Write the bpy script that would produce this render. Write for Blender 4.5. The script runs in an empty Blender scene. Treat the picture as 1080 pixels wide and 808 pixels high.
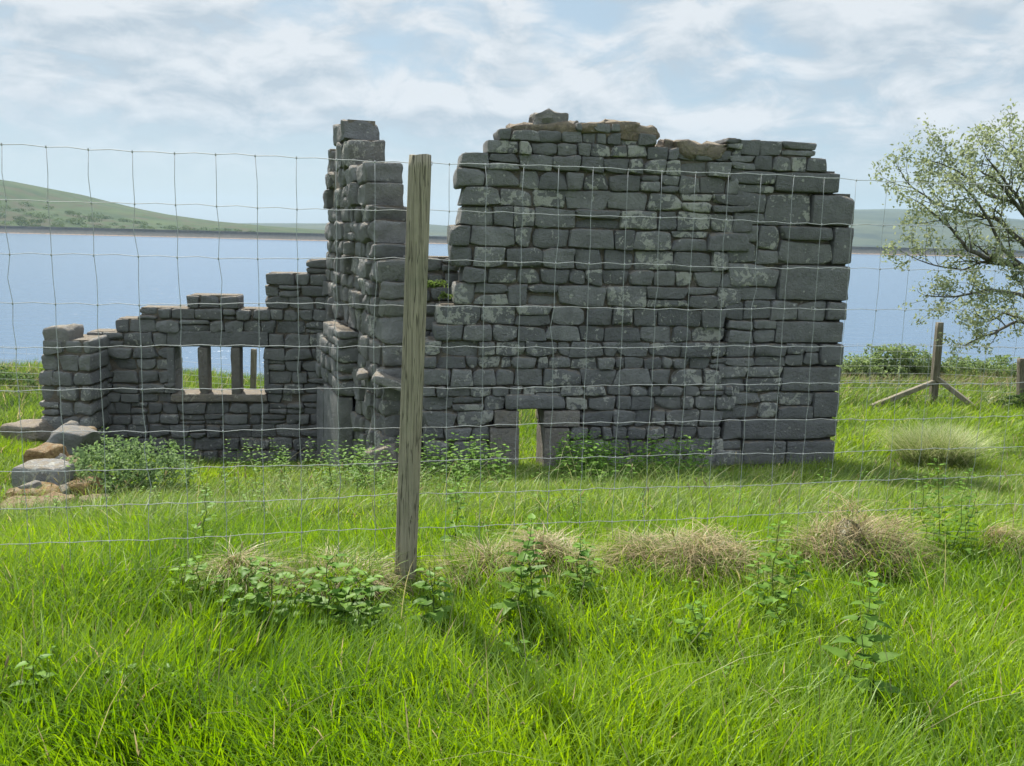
import bpy, math, random
import numpy as np
from mathutils import Matrix, Vector

rng = np.random.default_rng(11)
random.seed(11)
SC = bpy.context.scene
COL = SC.collection
PI = math.pi

# ------------------------------------------------------------------ camera
F_PX = 950.0
CAM = np.array([0.0, 0.0, 1.6])
PITCH = math.radians(9.38)
ROLL = math.radians(1.4)
FWD = np.array([0, math.cos(PITCH), -math.sin(PITCH)])
UP = np.array([0, math.sin(PITCH), math.cos(PITCH)])
RT = np.array([1.0, 0, 0])

cam_d = bpy.data.cameras.new('camera')
cam = bpy.data.objects.new('camera', cam_d)
COL.objects.link(cam)
cx_ = RT * math.cos(ROLL) + UP * math.sin(ROLL)
cy_ = -RT * math.sin(ROLL) + UP * math.cos(ROLL)
cz_ = -FWD
cam.matrix_world = Matrix(((cx_[0], cy_[0], cz_[0], CAM[0]), (cx_[1], cy_[1], cz_[1], CAM[1]),
                           (cx_[2], cy_[2], cz_[2], CAM[2]), (0, 0, 0, 1)))
cam_d.sensor_width = 36.0
cam_d.lens = F_PX / 1080.0 * 36.0
cam_d.clip_start = 0.05
cam_d.clip_end = 30000
SC.camera = cam


def ray(px, py):
    dx, dy = (px - 540) / F_PX, (404 - py) / F_PX
    x0 = dx * math.cos(ROLL) - dy * math.sin(ROLL)
    y0 = dx * math.sin(ROLL) + dy * math.cos(ROLL)
    return RT * x0 + UP * y0 + FWD


def at(px, py, Y):
    r = ray(px, py)
    return CAM + r * (Y / r[1])


# ------------------------------------------------------------------ noise
def _h(ix, iy, iz):
    h = (ix.astype(np.uint64) * np.uint64(374761393) + iy.astype(np.uint64) * np.uint64(668265263)
         + iz.astype(np.uint64) * np.uint64(2246822519)) & np.uint64(0xffffffff)
    h = ((h ^ (h >> np.uint64(13))) * np.uint64(1274126177)) & np.uint64(0xffffffff)
    h = ((h ^ (h >> np.uint64(15))) * np.uint64(2654435761)) & np.uint64(0xffffffff)
    h = h ^ (h >> np.uint64(16))
    return h.astype(np.float64) / 4294967295.0


def vnoise(p):
    p = np.asarray(p, float) + 1000.0
    i = np.floor(p).astype(np.int64)
    f = p - i
    f = f * f * (3 - 2 * f)
    r = 0
    for a in (0, 1):
        for b in (0, 1):
            for c in (0, 1):
                w = (f[:, 0] if a else 1 - f[:, 0]) * (f[:, 1] if b else 1 - f[:, 1]) * (f[:, 2] if c else 1 - f[:, 2])
                r = r + w * _h(i[:, 0] + a, i[:, 1] + b, i[:, 2] + c)
    return r * 2 - 1


def fbm2(x, y, s, octv=3, seed=0.0):
    r, a, t = 0, 1.0, 0
    for k in range(octv):
        r = r + a * vnoise(np.stack([x / s + seed, y / s - seed, np.full_like(x, seed * 1.7 + k * 9.1)], 1))
        t += a
        a *= .5
        s *= .5
    return r / t


# ------------------------------------------------------------------ mesh helpers
def npmesh(name, V, quads=None, tris=None, mat=None, col=None, smooth=False, parent=None):
    me = bpy.data.meshes.new(name)
    V = np.asarray(V, np.float32)
    quads = np.zeros((0, 4), np.int32) if quads is None else np.asarray(quads, np.int32).reshape(-1, 4)
    tris = np.zeros((0, 3), np.int32) if tris is None else np.asarray(tris, np.int32).reshape(-1, 3)
    nq, nt = len(quads), len(tris)
    me.vertices.add(len(V))
    me.vertices.foreach_set('co', V.ravel())
    me.loops.add(nq * 4 + nt * 3)
    me.loops.foreach_set('vertex_index', np.concatenate([quads.ravel(), tris.ravel()]).astype(np.int32))
    me.polygons.add(nq + nt)
    st = np.concatenate([np.arange(nq) * 4, nq * 4 + np.arange(nt) * 3]).astype(np.int32)
    me.polygons.foreach_set('loop_start', st)
    if smooth:
        me.polygons.foreach_set('use_smooth', np.ones(nq + nt, bool))
    me.update(calc_edges=True)
    if col is not None:
        a = me.color_attributes.new('col', 'FLOAT_COLOR', 'POINT')
        c = np.ones((len(V), 4), np.float32)
        c[:, :col.shape[1]] = col
        a.data.foreach_set('color', c.ravel())
    if mat:
        me.materials.append(mat)
    o = bpy.data.objects.new(name, me)
    COL.objects.link(o)
    if parent is not None:
        o.parent = parent
        o.matrix_parent_inverse = Matrix.Translation(-Vector(world_loc(parent)))
    return o


def world_loc(o):
    l = Vector(o.location)
    return l


def thing(name, label, cat, loc=(0, 0, 0), group=None):
    o = bpy.data.objects.new(name, None)
    COL.objects.link(o)
    o.location = loc
    o.empty_display_size = .2
    return tag(o, label, cat, group)


def tag(o, label=None, cat=None, group=None, kind=None):
    if label:
        o['label'] = label
    if cat:
        o['category'] = cat
    if group:
        o['group'] = group
    if kind:
        o['kind'] = kind
    return o


def reparent(o, p):
    o.parent = p
    o.matrix_parent_inverse = Matrix()   # mesh coordinates are relative to the parent
    return o


class MB:
    """collects quads / tris with a colour per vertex"""
    def __init__(s):
        s.V, s.Q, s.T, s.C, s.n = [], [], [], [], 0

    def add(s, V, Q=None, T=None, c=(0.5, 0, 0, 1)):
        V = np.asarray(V, float)
        s.V.append(V)
        if Q is not None and len(Q):
            s.Q.append(np.asarray(Q) + s.n)
        if T is not None and len(T):
            s.T.append(np.asarray(T) + s.n)
        c = np.asarray(c, float)
        if c.ndim == 1:
            c = np.tile(c, (len(V), 1))
        s.C.append(c)
        s.n += len(V)

    def build(s, name, mat, parent=None, smooth=True, origin=None):
        V = np.concatenate(s.V)
        if parent is not None:
            V = V - np.array(parent_world(parent))
        elif origin is not None:
            V = V - np.asarray(origin)
        o = npmesh(name, V, np.concatenate(s.Q) if s.Q else None, np.concatenate(s.T) if s.T else None, mat,
                   np.concatenate(s.C), smooth)
        if parent is not None:
            o.parent = parent
        elif origin is not None:
            o.location = origin
        return o


def parent_world(p):
    v = Vector((0, 0, 0))
    while p is not None:
        v += Vector(p.location)
        p = p.parent
    return v


def tube(mb, pts, rad, sides=6, c=(0.5, 0, 0, 1), cap=True):
    pts = np.asarray(pts, float)
    n = len(pts)
    rad = np.broadcast_to(np.asarray(rad, float), (n,))
    d = np.gradient(pts, axis=0)
    d /= np.linalg.norm(d, axis=1)[:, None] + 1e-12
    ref = np.array([0.31, 0.17, 0.93]) if abs(d[0, 2]) < .85 else np.array([.93, .3, .1])
    a = np.cross(d, ref)
    a /= np.linalg.norm(a, axis=1)[:, None]
    b = np.cross(d, a)
    ang = np.arange(sides) * 2 * PI / sides
    V = pts[:, None, :] + rad[:, None, None] * (np.cos(ang)[None, :, None] * a[:, None, :] + np.sin(ang)[None, :, None] * b[:, None, :])
    V = V.reshape(-1, 3)
    i = np.arange(n - 1)[:, None] * sides
    j = np.arange(sides)[None, :]
    k = (j + 1) % sides
    Q = np.stack([i + j, i + k, i + sides + k, i + sides + j], -1).reshape(-1, 4)
    T = []
    if cap:
        V = np.concatenate([V, pts[:1], pts[-1:]])
        c0, c1 = n * sides, n * sides + 1
        for q in range(sides):
            T.append((c0, (q + 1) % sides, q))
            T.append((c1, (n - 1) * sides + q, (n - 1) * sides + (q + 1) % sides))
    mb.add(V, Q, T, c)


# cube template for stones
_t = np.array([-1, -.86, -.5, -.12, .25, .6, .88, 1.0])


def _cube_template():
    n = len(_t)
    vid, V, Q = {}, [], []

    def v(a, b, c):
        key = (round(a, 5), round(b, 5), round(c, 5))
        if key not in vid:
            vid[key] = len(V)
            V.append(key)
        return vid[key]
    for ax in range(3):
        for s in (-1.0, 1.0):
            for i in range(n - 1):
                for j in range(n - 1):
                    q = []
                    for (a, b) in ((i, j), (i + 1, j), (i + 1, j + 1), (i, j + 1)):
                        p = [0, 0, 0]
                        p[ax] = s
                        p[(ax + 1) % 3] = _t[a]
                        p[(ax + 2) % 3] = _t[b]
                        q.append(v(*p))
                    if s < 0:
                        q = q[::-1]
                    Q.append(q)
    return np.array(V), np.array(Q)


CT_V, CT_Q = _cube_template()


def stone(mb, c, half, axes, r=.03, amp=.012, col=(.5, 0, .3, 1), shear=.1, fine=.5, tilt=.012, chips=5):
    """rounded, uneven block. axes rows: along, depth, up"""
    h = np.asarray(half, float)
    r = min(r, .8 * h.min())
    P = CT_V * h
    q = np.clip(P, -(h - r), h - r)
    d = P - q
    ln = np.linalg.norm(d, axis=1)
    nrm = d / (ln[:, None] + 1e-9)
    P = q + nrm * r
    # uneven outline
    s = rng.uniform(-shear, shear, 4)
    xs, zs = P[:, 0] / h[0], P[:, 2] / h[2]
    P = P.copy()
    P[:, 2] *= 1 + s[0] * xs
    P[:, 0] *= 1 + s[1] * zs
    P[:, 2] += s[2] * .35 * h[2] * xs
    P[:, 1] += s[3] * h[2] * .5 * xs
    tl = rng.normal(0, tilt)
    P[:, 2], P[:, 0] = P[:, 2] + tl * P[:, 0], P[:, 0] - tl * P[:, 2]
    off = rng.uniform(-50, 50, 3)
    for _ in range(chips):
        v = rng.choice([-1.0, 1.0], 3) * rng.uniform(.12, 1, 3) ** 1.3 / h
        v /= np.linalg.norm(v)
        e = P @ v
        P = P - np.maximum(0, e - e.max() * (1 - rng.uniform(.04, .17)))[:, None] * v * .92
    n1 = vnoise(P / .13 + off)
    n2 = vnoise(P / .05 + off * 1.3)
    P = P + nrm * (amp * n1 + amp * fine * n2)[:, None]
    W = np.asarray(c) + P @ np.asarray(axes)
    mb.add(W, CT_Q, None, col)


# ------------------------------------------------------------------ materials
def new_mat(name):
    m = bpy.data.materials.new(name)
    m.use_nodes = True
    nt = m.node_tree
    for n in list(nt.nodes):
        nt.nodes.remove(n)
    out = nt.nodes.new('ShaderNodeOutputMaterial')
    return m, nt, out


def N(nt, typ, **kw):
    n = nt.nodes.new('ShaderNode' + typ)
    for k, v in kw.items():
        setattr(n, k, v)
    return n


def noise(nt, scale, detail=4, rough=.55, vec=None, dist=0):
    n = N(nt, 'TexNoise')
    n.inputs['Scale'].default_value = scale
    n.inputs['Detail'].default_value = detail
    n.inputs['Roughness'].default_value = rough
    n.inputs['Distortion'].default_value = dist
    if vec is not None:
        nt.links.new(vec, n.inputs['Vector'])
    return n.outputs['Fac']


def ramp(nt, fac, stops):
    r = N(nt, 'ValToRGB')
    e = r.color_ramp.elements
    while len(e) < len(stops):
        e.new(.5)
    for k, (p, c) in enumerate(stops):
        e[k].position = p
        e[k].color = (c, c, c, 1) if not hasattr(c, '__len__') else (*c, 1)
    nt.links.new(fac, r.inputs['Fac'])
    return r.outputs['Color']


def mix(nt, fac, a, b, blend='MIX'):
    m = N(nt, 'Mix', data_type='RGBA', blend_type=blend)
    for s, v in ((m.inputs[0], fac), (m.inputs[6], a), (m.inputs[7], b)):
        if hasattr(v, 'links') or isinstance(v, bpy.types.NodeSocket):
            nt.links.new(v, s)
        elif hasattr(v, '__len__'):
            s.default_value = (*v, 1)
        else:
            s.default_value = v
    return m.outputs[2]


def math_n(nt, op, a, b=None, c=None, clamp=False):
    m = N(nt, 'Math', operation=op, use_clamp=clamp)
    for s, v in zip(m.inputs, (a, b, c)):
        if v is None:
            continue
        if isinstance(v, bpy.types.NodeSocket):
            nt.links.new(v, s)
        else:
            s.default_value = v
    return m.outputs[0]


def principled(nt, out, color, rough=.9, bump=None, bump_d=.01, spec=.3, bump_s=1.0):
    p = N(nt, 'BsdfPrincipled')
    if isinstance(color, bpy.types.NodeSocket):
        nt.links.new(color, p.inputs['Base Color'])
    else:
        p.inputs['Base Color'].default_value = (*color, 1)
    if isinstance(rough, bpy.types.NodeSocket):
        nt.links.new(rough, p.inputs['Roughness'])
    else:
        p.inputs['Roughness'].default_value = rough
    p.inputs['Specular IOR Level'].default_value = spec
    if bump is not None:
        b = N(nt, 'Bump')
        b.inputs['Distance'].default_value = bump_d
        b.inputs['Strength'].default_value = bump_s
        nt.links.new(bump, b.inputs['Height'])
        nt.links.new(b.outputs['Normal'], p.inputs['Normal'])
    nt.links.new(p.outputs['BSDF'], out.inputs['Surface'])
    return p


def coords(nt, kind='Object'):
    return N(nt, 'TexCoord').outputs[kind]


def stone_mat():
    m, nt, out = new_mat('gritstone')
    geo = N(nt, 'NewGeometry')
    pos = geo.outputs['Position']
    at_ = N(nt, 'Attribute', attribute_name='col')
    sep = N(nt, 'SeparateColor')
    nt.links.new(at_.outputs['Color'], sep.inputs[0])
    tone, earth, lich = sep.outputs[0], sep.outputs[1], sep.outputs[2]
    base = mix(nt, tone, (.15, .155, .16), (.375, .375, .365))
    grain = noise(nt, 55, 5, .7, pos)
    mott = noise(nt, 6.5, 5, .6, pos)
    warm = noise(nt, 1.7, 4, .6, pos)
    base = mix(nt, ramp(nt, warm, [(.5, 0), (.72, .4)]), base, mix(nt, .4, base, (.20, .165, .12)))
    base = mix(nt, ramp(nt, mott, [(.3, .0), (.7, .75)]), base, mix(nt, .66, base, (.07, .072, .075)))
    base = mix(nt, math_n(nt, 'MULTIPLY', ramp(nt, grain, [(.35, 0), (.75, 1)]), .35), base, (.22, .20, .17))
    # pale crusty lichen
    l1 = noise(nt, 13, 7, .66, pos, .5)
    l2 = noise(nt, 2.1, 2, .5, pos)
    lm = math_n(nt, 'ADD', l1, math_n(nt, 'MULTIPLY', math_n(nt, 'SUBTRACT', lich, .5), .22))
    lm = math_n(nt, 'ADD', lm, math_n(nt, 'MULTIPLY', math_n(nt, 'SUBTRACT', l2, .5), .5))
    lmask = ramp(nt, lm, [(.622, 0), (.658, 1)])
    spots = N(nt, 'TexVoronoi')
    spots.inputs['Scale'].default_value = 9.0
    nt.links.new(pos, spots.inputs['Vector'])
    spm = math_n(nt, 'LESS_THAN', math_n(nt, 'ADD', spots.outputs['Distance'], math_n(nt, 'MULTIPLY', grain, .25)), .27)
    spc = N(nt, 'SeparateColor')
    nt.links.new(spots.outputs['Color'], spc.inputs[0])
    spm = math_n(nt, 'MULTIPLY', spm, math_n(nt, 'GREATER_THAN', spc.outputs[0], .6))
    lmask = math_n(nt, 'MAXIMUM', lmask, math_n(nt, 'MULTIPLY', spm, .8))
    lcol = mix(nt, grain, (.32, .315, .28), (.60, .59, .52))
    base = mix(nt, math_n(nt, 'MULTIPLY', lmask, .85), base, lcol)
    # moss / earth
    e1 = noise(nt, 16, 5, .65, pos)
    ecol = mix(nt, ramp(nt, e1, [(.35, 0), (.65, 1)]), (.19, .10, .03), (.42, .28, .11))
    base = mix(nt, earth, base, ecol)
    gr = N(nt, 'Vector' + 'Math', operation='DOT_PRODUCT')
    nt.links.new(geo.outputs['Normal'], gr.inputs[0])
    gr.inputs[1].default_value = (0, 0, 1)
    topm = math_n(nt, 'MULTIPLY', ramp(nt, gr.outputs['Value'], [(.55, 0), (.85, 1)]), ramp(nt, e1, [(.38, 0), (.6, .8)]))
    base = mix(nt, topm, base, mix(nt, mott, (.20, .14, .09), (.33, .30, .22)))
    hgt = math_n(nt, 'ADD', math_n(nt, 'MULTIPLY', noise(nt, 28, 6, .7, pos), 1.0), math_n(nt, 'MULTIPLY', noise(nt, 110, 4, .7, pos), .35))
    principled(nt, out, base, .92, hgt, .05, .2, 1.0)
    return m


def attr_leaf_mat(name, transl=.45, gloss=.05, rough=.45):
    m, nt, out = new_mat(name)
    a = N(nt, 'Attribute', attribute_name='col')
    d = N(nt, 'BsdfDiffuse')
    t = N(nt, 'BsdfTranslucent')
    g = N(nt, 'BsdfGlossy')
    g.inputs['Roughness'].default_value = rough
    g.inputs['Color'].default_value = (.8, .85, .75, 1)
    nt.links.new(a.outputs['Color'], d.inputs['Color'])
    hs = N(nt, 'HueSaturation')
    hs.inputs['Saturation'].default_value = 1.12
    hs.inputs['Value'].default_value = 1.35
    hs.inputs['Hue'].default_value = .498
    nt.links.new(a.outputs['Color'], hs.inputs['Color'])
    nt.links.new(hs.outputs['Color'], t.inputs['Color'])
    m1 = N(nt, 'MixShader')
    m1.inputs[0].default_value = transl
    nt.links.new(d.outputs[0], m1.inputs[1])
    nt.links.new(t.outputs[0], m1.inputs[2])
    m2 = N(nt, 'MixShader')
    m2.inputs[0].default_value = gloss
    nt.links.new(m1.outputs[0], m2.inputs[1])
    nt.links.new(g.outputs[0], m2.inputs[2])
    nt.links.new(m2.outputs[0], out.inputs['Surface'])
    return m


def wood_mat(name, a, b, sx=60):
    m, nt, out = new_mat(name)
    co = coords(nt)
    mp = N(nt, 'Mapping')
    mp.inputs['Scale'].default_value = (sx, sx, sx * .035)
    nt.links.new(co, mp.inputs['Vector'])
    g = noise(nt, 1.0, 6, .65, mp.outputs[0], .3)
    s = noise(nt, 6, 4, .6, co)
    c = mix(nt, ramp(nt, g, [(.3, 0), (.7, 1)]), a, b)
    c = mix(nt, math_n(nt, 'MULTIPLY', ramp(nt, s, [(.45, 0), (.7, 1)]), .45), c, (.13, .135, .085))
    mp2 = N(nt, 'Mapping')
    mp2.inputs['Scale'].default_value = (sx * .75, sx * .75, sx * .022)
    mp2.inputs['Location'].default_value = (3.3, 1.7, 5.1)
    nt.links.new(co, mp2.inputs['Vector'])
    crk = ramp(nt, math_n(nt, 'ABSOLUTE', math_n(nt, 'SUBTRACT', noise(nt, 1.0, 2, .5, mp2.outputs[0], .2), .5)), [(.0, 1), (.022, 0)])
    c = mix(nt, math_n(nt, 'MULTIPLY', crk, .45), c, (.035, .03, .022))
    principled(nt, out, c, .85, math_n(nt, 'SUBTRACT', g, crk), .008, .2)
    return m


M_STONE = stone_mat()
M_GRASS = attr_leaf_mat('grass_blades', .5, .03, .5)
M_LEAF = attr_leaf_mat('leaves', .45, .012)
M_STRAW = attr_leaf_mat('dry_straw', .3, .03)
M_POST = wood_mat('weathered_timber', (.21, .183, .13), (.36, .318, .235), 105)
M_OLDWOOD = wood_mat('old_timber', (.10, .085, .06), (.25, .22, .17))
M_BARK = wood_mat('bark', (.07, .062, .052), (.15, .135, .115), 40)


def simple(name, a, b, scale, rough=.9, bump_d=.01, spec=.3, metal=0):
    m, nt, out = new_mat(name)
    pos = N(nt, 'NewGeometry').outputs['Position']
    n = noise(nt, scale, 6, .6, pos)
    c = mix(nt, ramp(nt, n, [(.3, 0), (.7, 1)]), a, b)
    p = principled(nt, out, c, rough, n, bump_d, spec)
    p.inputs['Metallic'].default_value = metal
    return m


M_WIRE = simple('galvanised_wire', (.27, .28, .28), (.43, .44, .44), 30, .6, .0005, .3, .0)

# ------------------------------------------------------------------ ground shape
ctrl_px = [(445, 503, 10.0), (885, 494, 10.7), (660, 498, 10.3), (60, 486, 12.8), (20, 468, 12.4), (67, 486, 11.4), (40, 500, 10.4), (37, 521, 9.5), (300, 495, 13.9), (30, 545, 8.5),
           (985, 425, 15.5), (1075, 432, 15.2), (0, 392, 20.0), (1000, 399, 19.0), (60, 555, 8.2)]
cp = [at(*c) for c in ctrl_px]
cp += [np.array(p, float) for p in [(-2, 2.4, 0), (0, 2.4, 0), (2.2, 2.4, 0), (-5, 2.4, .05), (6, 2.4, .05), (-.5, 4.05, -.03),
       (2.5, 4.5, -.03), (-2.6, 3.8, -.03), (0, -2, .1), (5, -2, .1), (-5, -2, .1), (0, 6.2, -.38), (3, 6.5, -.40), (-3, 6.2, -.55),
       (9, 9, -.8), (-12, 9, -1.4), (0, 15, -1.65), (0, 20, -1.8), (14, 16, -1.1), (-14, 16, -2.1), (14, 22, -1.3), (-14, 22, -2.1)]]
cp = np.array(cp)


def _tps(r):
    return np.where(r > 1e-9, r * r * np.log(np.maximum(r, 1e-9)), 0)


_n = len(cp)
_A = np.zeros((_n + 3, _n + 3))
_A[:_n, :_n] = _tps(np.linalg.norm(cp[:, None, :2] - cp[None, :, :2], axis=2)) + np.eye(_n) * .5
_A[:_n, _n] = 1
_A[:_n, _n + 1:] = cp[:, :2]
_A[_n:, :_n] = _A[:_n, _n:].T
_W = np.linalg.solve(_A, np.concatenate([cp[:, 2], [0, 0, 0]]))
WATER_Z = -7.0


def gz(x, y, bumps=True):
    x = np.atleast_1d(np.asarray(x, float))
    y = np.atleast_1d(np.asarray(y, float))
    xc, yc = np.clip(x, -16, 16), np.clip(y, -4, 22)
    d = np.sqrt((xc[:, None] - cp[None, :, 0]) ** 2 + (yc[:, None] - cp[None, :, 1]) ** 2)
    z = _tps(d) @ _W[:_n] + _W[_n] + xc * _W[_n + 1] + yc * _W[_n + 2]
    far = np.clip((y - 19.5) / 22, 0, 1)
    far = far * far * (3 - 2 * far)
    z = z * (1 - far) + (-9.5) * far
    if bumps:
        w = np.clip(1 - np.abs(y - 8) / 40, 0, 1)
        z = z + w * (.06 * fbm2(x, y, 1.6, 3, 3.3))
    return z


def g1(x, y):
    return float(gz(x, y)[0])


def axis_coords(lo, hi, step, far):
    a = np.arange(lo, hi + step / 2, step)
    g = [step]
    while sum(g) < far:
        g.append(g[-1] * 1.25)
    g = np.cumsum(g)
    return np.concatenate([lo - g[::-1], a, hi + g])


xs = axis_coords(-18, 18, .3, 3500)
ys = axis_coords(-4, 46, .3, 2900)
GX, GY = np.meshgrid(xs, ys)
GZ = np.concatenate([gz(GX[i], GY[i]) for i in range(len(ys))])
nx_, ny_ = len(xs), len(ys)
ii = (np.arange(ny_ - 1)[:, None] * nx_ + np.arange(nx_ - 1)[None, :]).ravel()
m, nt, out = new_mat('soil_and_thatch')
pos = N(nt, 'NewGeometry').outputs['Position']
n1 = noise(nt, 3, 6, .65, pos)
n2 = noise(nt, 40, 5, .7, pos)
c = mix(nt, ramp(nt, n1, [(.3, 0), (.7, 1)]), (.06, .11, .022), (.11, .17, .035))
c = mix(nt, math_n(nt, 'MULTIPLY', ramp(nt, n2, [(.5, 0), (.75, 1)]), .5), c, (.13, .12, .05))
principled(nt, out, c, .95, n2, .03, .1)
ground = npmesh('ground', np.stack([GX.ravel(), GY.ravel(), GZ], 1), np.stack([ii, ii + 1, ii + nx_ + 1, ii + nx_], 1), None, m, None, True)
tag(ground, kind='structure')

# ------------------------------------------------------------------ water
m, nt, out = new_mat('lake_water')
pos = N(nt, 'NewGeometry').outputs['Position']
mp = N(nt, 'Mapping')
mp.inputs['Scale'].default_value = (.55, 1.0, 1)
nt.links.new(pos, mp.inputs['Vector'])
w1 = noise(nt, .55, 5, .62, mp.outputs[0], .4)
w2 = noise(nt, .06, 3, .5, mp.outputs[0])
hh = math_n(nt, 'ADD', w1, math_n(nt, 'MULTIPLY', w2, 1.2))
p = principled(nt, out, (.075, .125, .19), .2, hh, .24, .12)
p.inputs['IOR'].default_value = 1.33
wx = np.array([-3500, 3500, 3500, -3500.0])
wy = np.array([24, 24, 2600, 2600.0])
water = npmesh('water', np.stack([wx, wy, np.full(4, WATER_Z)], 1), [[0, 1, 2, 3]], None, m)
tag(water, kind='structure')

# ------------------------------------------------------------------ far shore
def prof_z(pts, px, Y):
    xs_ = [p[0] for p in pts]
    ys_ = [p[1] for p in pts]
    py = np.interp(px, xs_, ys_)
    return np.array([at(a, b, Y)[2] for a, b in zip(px, py)])


def hill_mesh(name, pts, Y0, Y1, Y2, mat, amp, step=4, rough_s=60):
    px = np.arange(pts[0][0], pts[-1][0] + 1, step)
    zt = prof_z(pts, px, Y1)
    Xr = np.array([at(a, 250, Y1)[0] for a in px])
    t = np.concatenate([np.linspace(0, 1, 26), np.linspace(1.08, 2, 8)])
    V = []
    for tt in t:
        Y = Y0 + (Y1 - Y0) * tt if tt <= 1 else Y1 + (Y2 - Y1) * (tt - 1)
        k = math.sin(min(tt, 1) * PI / 2) ** 1.15 if tt <= 1 else math.cos((tt - 1) * PI / 2)
        X = Xr * (.85 + .15 * Y / Y1)
        z = -9 + (zt + 9) * k
        z = z + amp * fbm2(X, np.full_like(X, Y), rough_s, 4, 5.0) * (1 - abs(2 * min(tt, 1) - 1) ** 2)
        V.append(np.stack([X, np.full_like(X, Y), z], 1))
    V = np.concatenate(V)
    n = len(px)
    ii = (np.arange(len(t) - 1)[:, None] * n + np.arange(n - 1)[None, :]).ravel()
    o = npmesh(name, V, np.stack([ii, ii + 1, ii + n + 1, ii + n], 1), None, mat, None, True)
    return tag(o, kind='structure')


def hill_mat(name, a, b, c3, s1, s2):
    m, nt, out = new_mat(name)
    pos = N(nt, 'NewGeometry').outputs['Position']
    n1 = noise(nt, s1, 6, .62, pos, .5)
    n2 = noise(nt, s2, 5, .6, pos)
    c = mix(nt, ramp(nt, n1, [(.35, 0), (.65, 1)]), a, b)
    c = mix(nt, ramp(nt, n2, [(.5, 0), (.62, 1)]), c, c3)
    principled(nt, out, c, .95, n1, 2.0, .1)
    return m


M_HILL = hill_mat('moor_grassland', (.020, .040, .010), (.046, .070, .020), (.05, .048, .022), .02, .035)
M_FARHILL = hill_mat('distant_moor', (.03, .042, .022), (.06, .07, .035), (.025, .035, .022), .004, .008)
left_hill = hill_mesh('hill', [(-420, 168), (-250, 172), (-100, 178), (0, 189), (50, 199), (100, 213), (140, 222), (200, 231), (260, 237), (330, 242), (380, 247), (430, 255)],
                      705, 1000, 1500, M_HILL, 6)
hill_mesh('distant_hills', [(-300, 225), (0, 232), (180, 236), (330, 236), (440, 236), (480, 240), (560, 236), (700, 226), (860, 222), (920, 221), (990, 228), (1080, 238), (1250, 244), (1500, 240)],
          1500, 2900, 4200, M_FARHILL, 20, 6, 400)

# embankment with parapet
m_emb, nt, out = new_mat('stone_pitching')
pos = N(nt, 'NewGeometry').outputs['Position']
n1 = noise(nt, .5, 6, .7, pos)
sepz = N(nt, 'SeparateXYZ')
nt.links.new(pos, sepz.inputs[0])
c = mix(nt, ramp(nt, n1, [(.3, 0), (.7, 1)]), (.05, .05, .045), (.095, .09, .08))
bch = math_n(nt, 'LESS_THAN', math_n(nt, 'ADD', sepz.outputs[2], math_n(nt, 'MULTIPLY', n1, 2.0)), WATER_Z + 1.5)
c = mix(nt, bch, c, (.24, .17, .12))
principled(nt, out, c, .95, n1, .3, .1)
secs = [(690, -8.5), (697, WATER_Z + 1.3), (704, WATER_Z + 4.3), (704.2, WATER_Z + 5.6), (705, WATER_Z + 5.6), (705.2, WATER_Z + 4.3), (709, WATER_Z + 4.3), (722, -9.4)]
ex = np.linspace(-1100, 1100, 111)
V = np.array([[x, y + 18 * (x / 900) ** 2 + .00 * x, z + (.25 * math.sin(x * .11) if k == 1 else 0)] for x in ex for k, (y, z) in enumerate(secs)])
ns = len(secs)
Q = [[i * ns + j, (i + 1) * ns + j, (i + 1) * ns + j + 1, i * ns + j + 1] for i in range(len(ex) - 1) for j in range(ns - 1)]
tag(npmesh('embankment', V, Q, None, m_emb), kind='structure')


def leaf_cloud(mb, C, R, n, size, colfn, flat=.0):
    """leaf-sized faces scattered through a lumpy volume; C centre, R radii"""
    d = rng.normal(size=(n, 3))
    d /= np.linalg.norm(d, axis=1)[:, None]
    rad = rng.uniform(.25, 1, n) ** .45
    P = C + d * R * rad[:, None]
    P = P + (np.stack([vnoise(P / (R.mean() * .5) + k * 17.3) for k in range(3)], 1)) * R * .28
    leaves(mb, P, size, colfn, d)


def leaves(mb, P, size, colfn, d=None):
    n = len(P)
    nrm = rng.normal(size=(n, 3)) + (0 if d is None else d * .5) + np.array([0, 0, .6])
    nrm /= np.linalg.norm(nrm, axis=1)[:, None]
    a = np.cross(nrm, rng.normal(size=(n, 3)))
    a /= np.linalg.norm(a, axis=1)[:, None]
    b = np.cross(nrm, a)
    s = size * rng.uniform(.6, 1.3, n)[:, None]
    # six-point leaf folded along the midrib
    v0 = P - a * s
    v1 = P - a * s * .3 + b * s * .5 + nrm * s * .12
    v2 = P + a * s * .45 + b * s * .36 + nrm * s * .06
    v3 = P + a * s * 1.1 - nrm * s * .15
    v4 = P + a * s * .45 - b * s * .36 + nrm * s * .06
    v5 = P - a * s * .3 - b * s * .5 + nrm * s * .12
    V = np.stack([v0, v1, v2, v3, v4, v5], 1).reshape(-1, 3)
    k = np.arange(n)[:, None] * 6
    Q = np.concatenate([k + np.array([0, 1, 2, 3]), k + np.array([0, 3, 4, 5])])
    c = np.repeat(colfn(n, P), 6, axis=0)
    mb.add(V, Q, None, c)


def green_fn(c0, c1, yellow=0.0):
    c0, c1 = np.array(c0), np.array(c1)

    def f(n, P):
        t = rng.uniform(0, 1, n)[:, None]
        c = c0 * (1 - t) + c1 * t
        return np.concatenate([c, np.ones((n, 1))], 1)
    return f


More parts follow.
